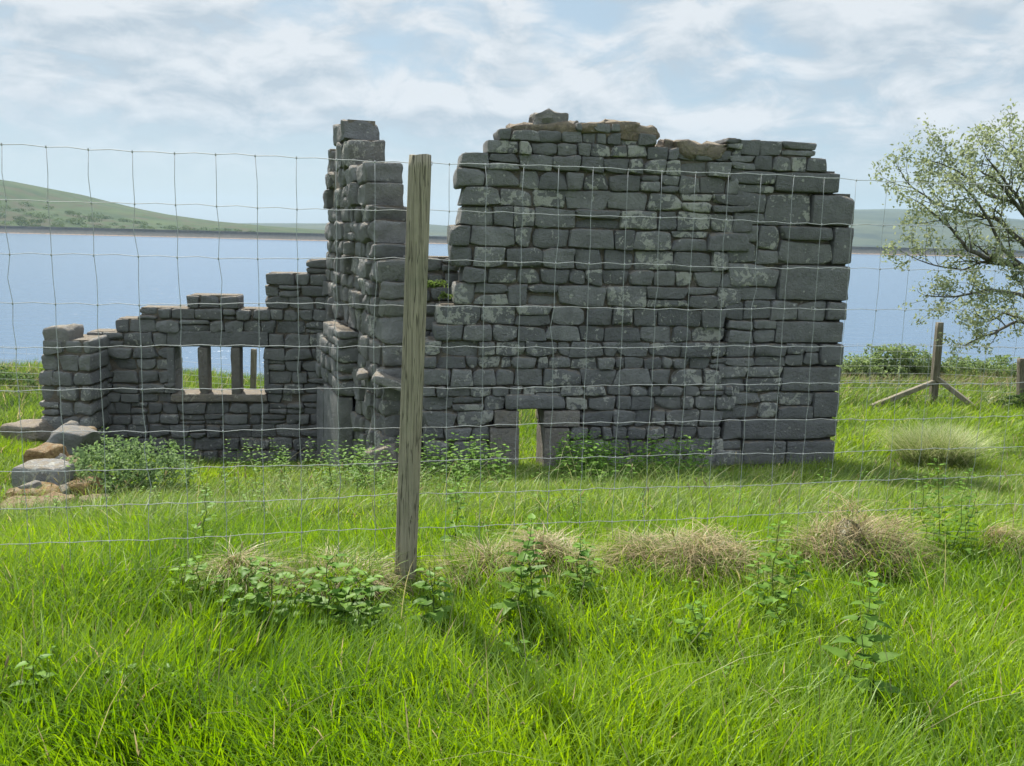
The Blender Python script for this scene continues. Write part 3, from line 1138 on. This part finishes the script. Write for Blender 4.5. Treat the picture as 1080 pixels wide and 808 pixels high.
for (lab, px, py, wp, hp) in [
    ('small straw tussock left of the post with a tuft of nettles behind', 254, 625, 44, 46),
    ('straw tussock just left of the round fence post', 362, 625, 80, 56),
    ('low pale straw tussock just right of the round fence post', 510, 625, 62, 38),
    ('brown straw tussock behind the tall nettle under the gable opening', 578, 620, 90, 62),
    ('broad straw tussock with a steep right side, widest of the row', 715, 630, 160, 76),
    ('peaked straw tussock trailing away to the right below the gable corner', 900, 620, 130, 74),
    ('straw tussock cut off by the right edge of the view', 1062, 610, 70, 54)]:
    X = (px - 540) / F_PX * 4.25
    tussock(lab, px, py, wp, hp, fence_y(X) - .02)
tussock('pale spiky rush tussock standing in the grass beyond the gable corner', 985, 508, 100, 42, 10.6, .6, True, 'rush_tussock', None)

# ------------------------------------------------------------------ nettles
def nettle(mb, base, h, leaf=.05, lean=(0, 0), dense=.05, c0=(.075, .155, .025), c1=(.16, .27, .045)):
    base = np.asarray(base, float)
    ts = np.linspace(0, 1, 8)
    wob = rng.normal(0, .012, (8, 2)) * ts[:, None]
    P = np.stack([base[0] + lean[0] * h * ts ** 1.5 + wob[:, 0], base[1] + lean[1] * h * ts ** 1.5 + wob[:, 1], base[2] - .02 + h * ts], 1)
    tube(mb, P, np.linspace(.0030, .0014, 8), 4, (.10, .15, .05, 1), False)
    k, zz = 0, .12 * h
    rot = rng.uniform(0, PI)
    while zz < h:
        t = zz / h
        p = np.array([np.interp(t, ts, P[:, i]) for i in range(3)])
        L = leaf * (1.25 - .75 * t) * rng.uniform(.8, 1.2)
        for s in (0, 1):
            a = rot + k * PI / 2 + s * PI + rng.normal(0, .25)
            d = np.array([math.cos(a), math.sin(a), 0])
            sd = np.array([-d[1], d[0], 0])
            up = np.array([0, 0, 1.0])
            dr = rng.uniform(-.1, .45)
            st = p + d * L * .25 + up * L * .12

            def q(l, w, e):
                return st + d * L * l * 1.15 + sd * L * w + up * (L * (.22 * l - dr * l * l) + e * L)
            pts = [q(0, 0, 0)]
            n = 5
            lefts, rights = [], []
            for i in range(1, n):
                l = i / n
                w = .40 * math.sin(PI * l ** .75) ** .9
                lefts += [q(l - .04, w, .05), q(l + .03, w * .78, .035)]
                rights += [q(l - .04, -w, .05), q(l + .03, -w * .78, .035)]
            mids = [q(i / n, 0, -.04) for i in range(1, n)]
            tip = q(1.05, 0, -.05)
            V = pts + [v for i in range(n - 1) for v in (lefts[2 * i], lefts[2 * i + 1], mids[i], rights[2 * i], rights[2 * i + 1])] + [tip]
            Q, T = [], []
            for i in range(n - 2):
                b0, b1 = 1 + i * 5, 6 + i * 5
                Q += [(b0 + 2, b0, b0 + 1, b1 + 2), (b0 + 1, b1, b1 + 2, b1 + 2)][:1]
                T += [(b0 + 1, b1, b1 + 2), (b0 + 4, b1 + 2, b1 + 3)]
                Q += [(b0 + 2, b1 + 2, b0 + 4, b0 + 3)]
            T += [(0, 3, 1), (0, 4, 3)]
            bl = 1 + (n - 2) * 5
            e = len(V) - 1
            T += [(bl + 2, bl, bl + 1), (bl + 2, bl + 1, e), (bl + 2, e, bl + 4), (bl + 2, bl + 4, bl + 3)]
            tt = rng.random()
            c = np.array(c0) * (1 - tt) + np.array(c1) * tt
            if t > .8:
                c = c * 1.25
            mb.add(V, Q, T, (*c, 1))
        k += 1
        zz += dense * (1.15 - .5 * t)


def ground_hit(px, py):
    r = ray(px, py)
    Y = 2.0
    while Y < 30:
        p = CAM + r * (Y / r[1])
        if p[2] <= g1(p[0], Y):
            return p
        Y += .05
    return p


nets = [
    ('tall dark nettle standing alone in the right foreground grass', [(903, 752, .42, .075)]),
    ('nettle clump in front of the fence, between the broad and peaked tussocks', [(812, 655, .36, .06), (826, 662, .28, .055), (798, 668, .25, .05), (818, 690, .2, .05)]),
    ('upright nettle below the narrow gable opening, in front of tussocks', [(545, 668, .42, .07), (556, 664, .3, .06)]),
    ('wide nettle patch in front of the fence below the window wall', [(190, 645, .14, .055), (212, 650, .2, .06), (235, 648, .12, .055), (262, 655, .2, .07), (285, 660, .22, .07), (304, 655, .14, .06), (325, 660, .15, .06), (248, 668, .12, .06), (275, 672, .14, .06)]),
    ('sprawling broad leaved nettles just left of the post foot', [(345, 668, .26, .08), (378, 675, .22, .075), (395, 668, .2, .06), (360, 680, .18, .07)]),
    ('low nettle just right of the post shadow', [(455, 672, .22, .065), (462, 668, .2, .06)]),
    ('leafy nettle growing in front of the broad tussock', [(605, 648, .28, .06), (622, 650, .24, .055), (612, 656, .2, .055)]),
    ('tall thin nettle stems beyond the fence near the right edge', [(990, 590, .5, .05), (1004, 594, .44, .05), (975, 596, .4, .045), (1010, 602, .36, .045)]),
    ('pale nettle low in the grass at the left foreground', [(40, 765, .16, .06)]),
    ('small nettle low in the grass at right of centre foreground', [(720, 700, .2, .055), (735, 706, .18, .05)]),
    ('dark leaved dock stem standing in the sward left of the post', [(214, 600, .34, .05)]),
    ('dark weed spike beyond the fence right of the post', [(480, 590, .36, .05)]),
]
for lab, pl in nets:
    mb = MB()
    for (px, py, h, lf) in pl:
        p = ground_hit(px, py)
        z = g1(p[0], p[1])
        nettle(mb, (p[0], p[1], z), h + .08, lf * 1.2, (rng.uniform(-.12, .12), rng.uniform(-.1, .1)), .04)
    p0 = ground_hit(*pl[0][:2])
    o = mb.build('nettle', M_LEAF, None, False, origin=(p0[0], p0[1], g1(p0[0], p0[1])))
    tag(o, lab, 'nettle', 'nettles in the meadow')

# the nettle bed along the foot of the walls
mb = MB()
for k in range(380):
    zone = rng.random()
    if zone < .5:
        px, Y = rng.uniform(340, 740), rng.uniform(8.0, 9.5)
    elif zone < .75:
        px, Y = rng.uniform(100, 420), rng.uniform(9.4, 13)
    elif zone < .9:
        px, Y = rng.uniform(480, 740), rng.uniform(7.4, 8.6)
    else:
        px, Y = rng.uniform(590, 640), rng.uniform(9.2, 9.6)
    if 536 < px < 586 and Y < 10:
        continue
    X = at(px, 480, Y)[0]
    nettle(mb, (X, Y, g1(X, Y)), rng.uniform(.28, .58), rng.uniform(.055, .08), (rng.uniform(-.15, .15), 0), .075)
for k in range(240):
    Y = math.sqrt(rng.uniform(2.6 ** 2, 9 ** 2))
    X = rng.uniform(-1, 1) * (.6 * Y + .3)
    if fbm2(np.array([X]), np.array([Y]), 1.1, 2, 8.8)[0] < -.02 or abs(X + .49) < .25 and Y < 4.2:
        continue
    nettle(mb, (X, Y, g1(X, Y)), rng.uniform(.08, .2) + (.1 if Y > 4.5 else 0), rng.uniform(.035, .06), (rng.uniform(-.2, .2), rng.uniform(-.2, .2)), .05)
tag(mb.build('nettle_bed', M_LEAF, None, False), 'nettles along the foot of the ruined walls and scattered through the grass', 'nettles', None, 'stuff')


# ------------------------------------------------------------------ bushes
def bush(name, label, cat, blobs, nleaf, size, c0, c1, stems=10, group=None):
    bx = np.array([b[0] for b in blobs])
    base = bx.mean(0)
    z = g1(base[0], base[1])
    root = thing(name, label, cat, (base[0], base[1], z), group)
    mb = MB()
    for (c, R) in blobs:
        c, R = np.array(c), np.array(R)
        leaf_cloud(mb, c, R, int(nleaf * R[0] * R[2] / .25), size, green_fn(c0, c1))
    mb.build('foliage', M_LEAF, root, False)
    mb = MB()
    for k in range(stems):
        c, R = blobs[k % len(blobs)]
        tip = np.array(c) + rng.normal(0, .5, 3) * np.array(R)
        b = np.array([base[0] + rng.normal(0, .12), base[1] + rng.normal(0, .1), z - .05])
        mid = (b + tip) / 2 + rng.normal(0, .05, 3)
        tube(mb, [b, mid, tip], [.012, .009, .004], 5, (.06, .045, .03, 1))
    mb.build('stem', M_BARK, root)
    return root


def blob(px, py, Y, rx, rz, ry=None):
    return (at(px, py, Y), (rx, ry or rx * .8, rz))


bush('bramble_bush', 'grey green bramble bush beneath the ruined window wall', 'bush',
     [blob(118, 495, 10.0, .5, .36), blob(152, 490, 10.2, .42, .33), blob(95, 498, 10.2, .34, .3), blob(178, 505, 10.0, .32, .28)], 2000, .024, (.11, .17, .07), (.20, .28, .12))
bush('willow_shrub', 'rounded green shrub on the bank between the gable corner and the braced post', 'shrub',
     [blob(912, 392, 18.6, .55, .42), blob(938, 384, 18.8, .6, .5), blob(962, 388, 18.6, .5, .45), blob(930, 400, 18.4, .7, .35), blob(893, 398, 18.6, .4, .28), blob(978, 396, 18.6, .35, .3)], 2300, .035, (.12, .17, .06), (.24, .30, .13))
bush('gorse_shrub', 'low loose shrub on the bank just right of the braced post', 'shrub',
     [blob(1003, 391, 18.6, .45, .34), blob(1025, 392, 18.8, .5, .32), blob(1055, 392, 18.6, .5, .34)], 1800, .035, (.12, .17, .06), (.22, .28, .12))
bush('bank_scrub', 'green scrub on the bank at the left edge beyond the end pier', 'shrub',
     [blob(-10, 400, 18.5, .6, .25), blob(20, 402, 18.5, .5, .2), blob(-50, 398, 18.5, .6, .3)], 1400, .04, (.06, .11, .035), (.12, .17, .06))
bush('dark_shrub', 'dark low shrub under the tree at the right edge', 'shrub',
     [blob(1060, 432, 15.0, .35, .2), blob(1085, 425, 15.0, .35, .25), blob(1035, 440, 14.8, .25, .12)], 1800, .03, (.035, .065, .02), (.07, .11, .035))


def wall_plant(label, px, py, Y, n, ln):
    c = at(px, py, Y)
    mb = MB()
    for k in range(n):
        a = rng.uniform(0, 2 * PI)
        L = ln * rng.uniform(.6, 1.2)
        d = np.array([math.cos(a), math.sin(a) * .8, rng.uniform(.5, 1.6)])
        d /= np.linalg.norm(d)
        P = [c + d * L * t + np.array([0, 0, -.5 * L * t * t]) for t in np.linspace(0, 1, 5)]
        tube(mb, P, .002, 3, (.07, .10, .03, 1), False)
        m_ = 9
        tt = np.linspace(.2, 1, m_)
        pts = np.stack([c + d * L * t + np.array([0, 0, -.5 * L * t * t]) for t in tt])
        leaves(mb, np.concatenate([pts + rng.normal(0, .008, (m_, 3)), pts + rng.normal(0, .012, (m_, 3))]), .014, green_fn((.08, .13, .03), (.15, .20, .06)))
    o = mb.build('wall_fern', M_LEAF, None, False, origin=tuple(c))
    tag(o, label, 'fern', 'ferns rooted in the wall')


wall_plant('small fern on a step of the chimney wall, left of the post top', 424, 266, 11.35, 9, .16)
wall_plant('fern hanging from the chimney wall below the steps, left of the post', 424, 300, 10.6, 18, .18)
wall_plant('bright fern on the broken ledge right of the post', 458, 303, 10.15, 30, .19)
wall_plant('little fern tuft under the bright fern, against the gable edge', 472, 314, 10.15, 8, .12)

# ------------------------------------------------------------------ wire fence in front
fence = thing('wire_fence', 'tall wire mesh fence crossing the whole foreground on a round timber post', 'fence', (-.5, fence_y(-.5), -.05))
# post
top, bot = at(443.5, 163, 4.03), at(427, 612, 4.03)
axis = (bot - top) / np.linalg.norm(bot - top)
bot2 = bot + axis * .35
L_ = np.linalg.norm(bot2 - top)
mb = MB()
sides, rows = 28, 40
V = []
side = np.cross(axis, [0, 1, 0]); side /= np.linalg.norm(side)
fr_ = np.cross(axis, side)
for k in range(rows):
    t = k / (rows - 1)
    for j in range(sides):
        a = 2 * PI * j / sides
        r = .049 * (1 + .05 * t) + .0022 * math.sin(3 * a + 2 * t) + .0012 * math.sin(9 * a + 7 * t)
        if k == 0:
            r *= .955
        V.append(top + axis * (L_ * t + (.003 if k == 0 else 0) + (.006 if k == 1 else 0) * 0) + (side * math.cos(a) + fr_ * math.sin(a)) * r + np.array([0, 0, .004 * math.sin(a * 2) if k == 0 else 0]))
V = np.array(V)
nzv = vnoise(V / .012)
V[sides:] += (nzv[sides:, None] * .0009) * fr_
Q = [[k * sides + j, (k + 1) * sides + j, (k + 1) * sides + (j + 1) % sides, k * sides + (j + 1) % sides] for k in range(rows - 1) for j in range(sides)]
V = np.concatenate([V, [V[:sides].mean(0)]])
T = [[len(V) - 1, j, (j + 1) % sides] for j in range(sides)]
mb.add(V, Q, T)
mb.build('post', M_POST, fence)

for y_ in (171, 275, 366, 450, 522, 587):
    t_ = (y_ - 163) / (612 - 163)
    c_ = top + (bot - top) * t_ + np.array([.047, .012, 0])
    mb = MB()
    tube(mb, [c_ + np.array([-.004, .02, .012]), c_ + np.array([.003, .006, .006]), c_ + np.array([.004, .004, -.004]), c_ + np.array([-.004, .02, -.012])], .0016, 4)
    mb.build('staple', M_WIRE, fence)

# netting: eleven crimped line wires knotted to upright stay wires, behind the post
row_px = [171, 223, 275, 323, 366, 409, 450, 487, 522, 557, 587, 614]
FN = Frame((-6, fence_y(-6) + .07, 0), (6, fence_y(6) + .07, 0))
row_z = [FN.uv(448, y)[1] for y in row_px]
u_ref = FN.uv(271, 200)[0]
SP = .1675
ku = int(4.2 / SP)
us = u_ref + np.arange(-22, 44) * SP
mb = MB()
grey = (.5, .5, .5, 1)
for k, z in enumerate(row_z):
    pts = []
    for i in range(len(us) - 1):
        for f in (0, .5):
            u = us[i] + SP * f
            sag = .004 * math.sin(u * 2.1 + k) + .003 * math.sin(u * 5.3 + 2 * k)
            crimp = (.0035 if f else -.002) * (1 if k < 11 else 0) + rng.normal(0, .0012)
            pts.append(FN.pt(u, rng.normal(0, .001), z + sag + crimp))
    tube(mb, pts, .0015 if k else .0018, 5, grey)
for i, u in enumerate(us[:-1]):
    pts = []
    jx = rng.normal(0, .003)
    for k, z in enumerate(row_z):
        sag = .004 * math.sin(u * 2.1 + k) + .003 * math.sin(u * 5.3 + 2 * k)
        d = rng.normal(0, .0022) + jx
        pts.append(FN.pt(u + d, .001, z + sag - .002))
        # the knot
        stn = MB()
        kp = [FN.pt(u + d, -.004, z + sag - .0075), FN.pt(u + d, -.0045, z + sag - .002), FN.pt(u + d, -.004, z + sag + .0035)]
        tube(mb, kp, .0030, 4, grey)
        if k < len(row_z) - 1:
            zm = (z + row_z[k + 1]) / 2
            pts.append(FN.pt(u + rng.normal(0, .0022 if rng.random() < .9 else .010), .001, zm))
    tube(mb, pts, .0013, 4, grey)
mb.build('wire_netting', M_WIRE, fence)

# ------------------------------------------------------------------ fence along the bank behind
bf = thing('bank_fence', 'older post and wire fence along the bank behind the ruin, one post braced', 'fence', tuple(np.array([7, 15.5, -1.1])))


def square_post(px, y0, y1, Y, w, lean=0.0, name='post'):
    a, b = at(px + lean, y0, Y), at(px, y1, Y)
    b = b - np.array([0, 0, .3])
    mb = MB()
    ln = np.linalg.norm(a - b)
    ax = np.array([[1, 0, 0], [0, 1, 0], (a - b) / ln])
    stone(mb, (a + b) / 2, (w / 2, w / 2, ln / 2), ax, .008, .002, (.5, 0, 0, 1), .01)
    return mb.build(name, M_OLDWOOD, bf)


square_post(985, 340, 422, 15.5, .115, 5.5)
square_post(1078, 378, 430, 15.3, .12, 1)
square_post(266, 368, 425, 17.5, .10, 2)
square_post(-60, 380, 440, 17.5, .1, 0)
square_post(560, 380, 425, 16.8, .1, 0)
square_post(770, 380, 425, 16.2, .1, 0)
for (x0, y0, x1, y1) in ((983, 403, 921, 429), (990, 400, 1028, 430)):
    a, b = at(x0, y0, 15.45), at(x1, y1, 15.0)
    mb = MB()
    ln = np.linalg.norm(a - b)
    d = (b - a) / ln
    s_ = np.cross(d, [0, 0, 1.0]); s_ /= np.linalg.norm(s_)
    stone(mb, (a + b) / 2, (ln / 2 + .05, .035, .04), np.stack([d, s_, np.cross(s_, d)]), .006, .002, (.5, 0, 0, 1), .01)
    mb.build('brace', M_POST, bf)
mb = MB()
line = [at(-330, 440, 17.6), at(266, 420, 17.6), at(560, 420, 16.9), at(985, 420, 15.57), at(1078, 425, 15.37), at(1200, 425, 15.2)]
for k in range(8):
    pts = []
    for i in range(len(line) - 1):
        for f in np.linspace(0, 1, 9)[:-1]:
            p = line[i] * (1 - f) + line[i + 1] * f
            z = g1(p[0], p[1]) + .12 + .13 * k
            pts.append((p[0], p[1], z))
    tube(mb, pts, .0022, 4, grey)
tot = 0
for i in range(len(line) - 1):
    n = int(np.linalg.norm((line[i + 1] - line[i])[:2]) / .22)
    for f in np.linspace(0, 1, n, endpoint=False):
        p = line[i] * (1 - f) + line[i + 1] * f
        z = g1(p[0], p[1])
        tube(mb, [(p[0], p[1], z + .1), (p[0], p[1], z + 1.05)], .0018, 4, grey)
mb.build('wire_netting', M_WIRE, bf)

# ------------------------------------------------------------------ tree at the right
TY = 13.0
tb = at(1128, 470, TY)
tz = g1(tb[0], TY)
tree = thing('rowan_tree', 'open crowned small tree with sparse pale leaves leaning in at the right edge', 'tree', (tb[0], TY, tz))
mbt, twig_tips = MB(), []
tip_dirs = []


def grow(p, d, L, r, depth):
    n = max(3, int(L / .10))
    pts, rad = [p], [r]
    dd = d / np.linalg.norm(d)
    for i in range(n):
        dd = dd + rng.normal(0, .16, 3) + np.array([-.015, 0, .035])
        dd /= np.linalg.norm(dd)
        p = p + dd * L / n
        pts.append(p)
        rad.append(max(r * (1 - .8 * (i + 1) / n), .0022))
        if depth > 0 and i > 0 and rng.random() < .62:
            s = np.cross(dd, rng.normal(size=3)); s /= np.linalg.norm(s)
            grow(p, dd * .8 + s * rng.uniform(.5, 1.0) + np.array([0, 0, .12]), L * rng.uniform(.35, .6), rad[-1] * .65, depth - 1)
        if depth <= 1 and rng.random() < (.75 if depth == 0 else .4):
            twig_tips.append(p)
    twig_tips.append(p)
    twig_tips.append(p)
    tube(mbt, pts, rad, 5, (.5, 0, 0, 1))


def limb(pxs, Ys, r0, r1, sub=.5, depth=2):
    P = np.array([at(a, b, y) for (a, b), y in zip(pxs, Ys)])
    t = np.linspace(0, len(P) - 1, (len(P) - 1) * 6 + 1)
    P = np.stack([np.interp(t, np.arange(len(P)), P[:, k]) for k in range(3)], 1)
    P[1:-1] = P[1:-1] + rng.normal(0, .012, P[1:-1].shape)
    P[1:-1] = (P[:-2] + 2 * P[1:-1] + P[2:]) / 4
    R = np.linspace(r0, r1, len(P))
    tube(mbt, P, R, 7, (.5, 0, 0, 1))
    d = np.gradient(P, axis=0)
    for k in range(2, len(P)):
        if rng.random() < .62:
            dd = d[k] / np.linalg.norm(d[k])
            s = np.cross(dd, rng.normal(size=3)); s /= np.linalg.norm(s)
            grow(P[k], dd * .7 + s * .9 + np.array([0, 0, .25]), sub * rng.uniform(.55, 1.1), R[k] * .55, depth - 1)
    grow(P[-1], d[-1], sub * .8, r1, depth - 1)


# trunk and its limbs
limb([(1128, 480), (1130, 420), (1124, 370), (1118, 320)], [13, 13, 13, 13], .11, .07, .3, 1)
limb([(1118, 320), (1080, 283), (1044, 274), (1021, 263), (1002, 240), (975, 217)], [13, 12.9, 12.8, 12.7, 12.7, 12.6], .05, .010, .5)
limb([(1122, 345), (1080, 311), (1044, 305), (1013, 313), (980, 312)], [13, 12.8, 12.6, 12.5, 12.4], .035, .007, .4)
limb([(1126, 390), (1080, 337), (1052, 349), (1033, 357), (1016, 364)], [13, 12.8, 12.6, 12.5, 12.4], .03, .006, .3)
limb([(1118, 320), (1085, 262), (1055, 232), (1020, 225), (985, 215), (955, 190)], [13, 13.1, 13.2, 13.3, 13.4, 13.4], .045, .008, .5)
limb([(1118, 320), (1098, 250), (1072, 215), (1050, 190), (1030, 178)], [13, 12.8, 12.7, 12.5, 12.3], .045, .008, .5)
limb([(1118, 320), (1108, 230), (1090, 195), (1076, 172), (1068, 158)], [13, 13, 13, 13.1, 13.1], .05, .008, .5)
limb([(1044, 274), (1015, 285), (985, 280), (960, 270)], [12.8, 13.0, 13.1, 13.2], .018, .006, .4)
limb([(1098, 250), (1075, 210), (1052, 180), (1040, 166)], [12.9, 12.8, 12.7, 12.6], .03, .007, .5)
limb([(1072, 215), (1040, 205), (1010, 180), (990, 172)], [12.7, 12.9, 13.0, 13.0], .025, .007, .5)
limb([(1080, 337), (1060, 330), (1040, 340), (1030, 330)], [12.8, 13.0, 13.1, 13.1], .02, .006, .4)
limb([(1080, 283), (1060, 265), (1040, 225), (1020, 200), (1005, 190)], [12.9, 12.8, 12.7, 12.8, 12.9], .03, .007, .5)
limb([(1118, 320), (1150, 240), (1190, 190), (1230, 160)], [13, 13.2, 13.4, 13.4], .05, .008, .6)
limb([(1118, 320), (1170, 290), (1220, 270), (1260, 240)], [13, 13, 12.8, 12.8], .05, .008, .6)
limb([(1118, 320), (1125, 240), (1130, 190), (1122, 160)], [13, 13.3, 13.6, 13.6], .05, .008, .6)
limb([(1122, 345), (1160, 350), (1200, 340)], [13, 13, 13], .04, .008, .5)
mbt.build('trunk', M_BARK, tree)
tips = np.array(twig_tips)
mb = MB()
P = np.repeat(tips, 7, axis=0) + rng.normal(0, .06, (len(tips) * 7, 3)) * np.array([1, 1, .8])
leaves(mb, P, .026, green_fn((.16, .19, .095), (.29, .32, .19)))
mb.build('crown', M_LEAF, tree, False)
print('tree tips', len(tips))

# ------------------------------------------------------------------ air
V = np.array([[x, y, z] for x in (-5000, 5000) for y in (-3000, 4600) for z in (-11.0, 150.0)])
m, nt, out = new_mat('thin_haze')
pv = N(nt, 'VolumePrincipled')
pv.inputs['Color'].default_value = (.55, .76, .95, 1)
pv.inputs['Density'].default_value = .00012
pv.inputs['Anisotropy'].default_value = .0
nt.links.new(pv.outputs[0], out.inputs['Volume'])
hz = npmesh('haze', V, [[0, 1, 3, 2], [4, 6, 7, 5], [0, 4, 5, 1], [2, 3, 7, 6], [0, 2, 6, 4], [1, 5, 7, 3]], None, m)
tag(hz, 'thin pale summer haze over the lake and hills', 'haze', None, 'stuff')

# ------------------------------------------------------------------ light
SUN_EL = math.radians(49)
SUN_AZ = math.radians(-24)      # from +Y, negative = towards -X
sd = Vector((math.sin(SUN_AZ) * math.cos(SUN_EL), math.cos(SUN_AZ) * math.cos(SUN_EL), math.sin(SUN_EL)))
sl = bpy.data.lights.new('sun', 'SUN')
sl.energy = 5.0
sl.angle = math.radians(.6)
sl.color = (1, .95, .86)
so = bpy.data.objects.new('sun', sl)
COL.objects.link(so)
so.rotation_euler = sd.to_track_quat('Z', 'Y').to_euler()
so.location = (0, 0, 30)

W = bpy.data.worlds.new('World')
SC.world = W
W.use_nodes = True
nt = W.node_tree
for n_ in list(nt.nodes):
    nt.nodes.remove(n_)
wo = nt.nodes.new('ShaderNodeOutputWorld')
bg = N(nt, 'Background')
sky = N(nt, 'TexSky', sky_type='NISHITA')
sky.sun_disc = False
sky.sun_elevation = SUN_EL
sky.sun_rotation = SUN_AZ
sky.air_density = 1.0
sky.dust_density = 1.2
sky.ozone_density = 1.5
gen = coords(nt, 'Generated')
sx = N(nt, 'SeparateXYZ')
nt.links.new(gen, sx.inputs[0])
zc = math_n(nt, 'MAXIMUM', sx.outputs[2], 0.0)
den = math_n(nt, 'ADD', zc, .16)
cv = N(nt, 'CombineXYZ')
nt.links.new(math_n(nt, 'DIVIDE', sx.outputs[0], den), cv.inputs[0])
nt.links.new(math_n(nt, 'MULTIPLY', math_n(nt, 'DIVIDE', sx.outputs[1], den), 1.0), cv.inputs[1])
def cloud_field(dz):
    mp_ = N(nt, 'Mapping')
    mp_.inputs['Location'].default_value = (3.1, .7, dz)
    mp_.inputs['Scale'].default_value = (1, 1, 2.3)
    nt.links.new(gen, mp_.inputs['Vector'])
    a = noise(nt, 4.2, 3, .5, mp_.outputs[0], .4)
    b = noise(nt, 12.0, 10, .6, mp_.outputs[0], .5)
    return math_n(nt, 'ADD', math_n(nt, 'MULTIPLY', a, .62), math_n(nt, 'MULTIPLY', b, .5))


cm = cloud_field(0)
cm_up = cloud_field(.05)
hi_ = ramp(nt, zc, [(.04, 0), (.12, 1)])
cmask = ramp(nt, cm, [(.44, 0), (.57, 1)])
cmask = math_n(nt, 'MULTIPLY', math_n(nt, 'MULTIPLY', cmask, hi_), .95)
shade = math_n(nt, 'ADD', math_n(nt, 'MULTIPLY', math_n(nt, 'SUBTRACT', cm, cm_up), 3.0), .5)
ccol = mix(nt, ramp(nt, shade, [(.25, 0), (.75, 1)]), (2.75, 3.2, 3.6), (4.2, 4.42, 4.62))
veil = mix(nt, .82, sky.outputs[0], (2.05, 2.72, 3.2))
colr = mix(nt, cmask, veil, ccol)
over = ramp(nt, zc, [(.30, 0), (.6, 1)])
colr = mix(nt, math_n(nt, 'MULTIPLY', over, .8), colr, (7.0, 8.0, 9.2))  # added fill: unseen overhead sky brightened to lift the shaded walls
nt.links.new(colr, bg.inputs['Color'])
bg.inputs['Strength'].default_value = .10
nt.links.new(bg.outputs[0], wo.inputs['Surface'])

SC.view_settings.view_transform = 'Standard'
SC.view_settings.look = 'None'
SC.view_settings.exposure = 0.93
SC.view_settings.gamma = 1.0
SC.view_settings.use_curve_mapping = False
SC.cycles.use_denoising = True
SC.cycles.max_bounces = 8
SC.cycles.diffuse_bounces = 3
SC.cycles.transmission_bounces = 6
SC.cycles.volume_bounces = 0
SC.cycles.caustics_reflective = False
SC.cycles.caustics_refractive = False
SC.cycles.sample_clamp_indirect = 4
SC.render.film_transparent = False
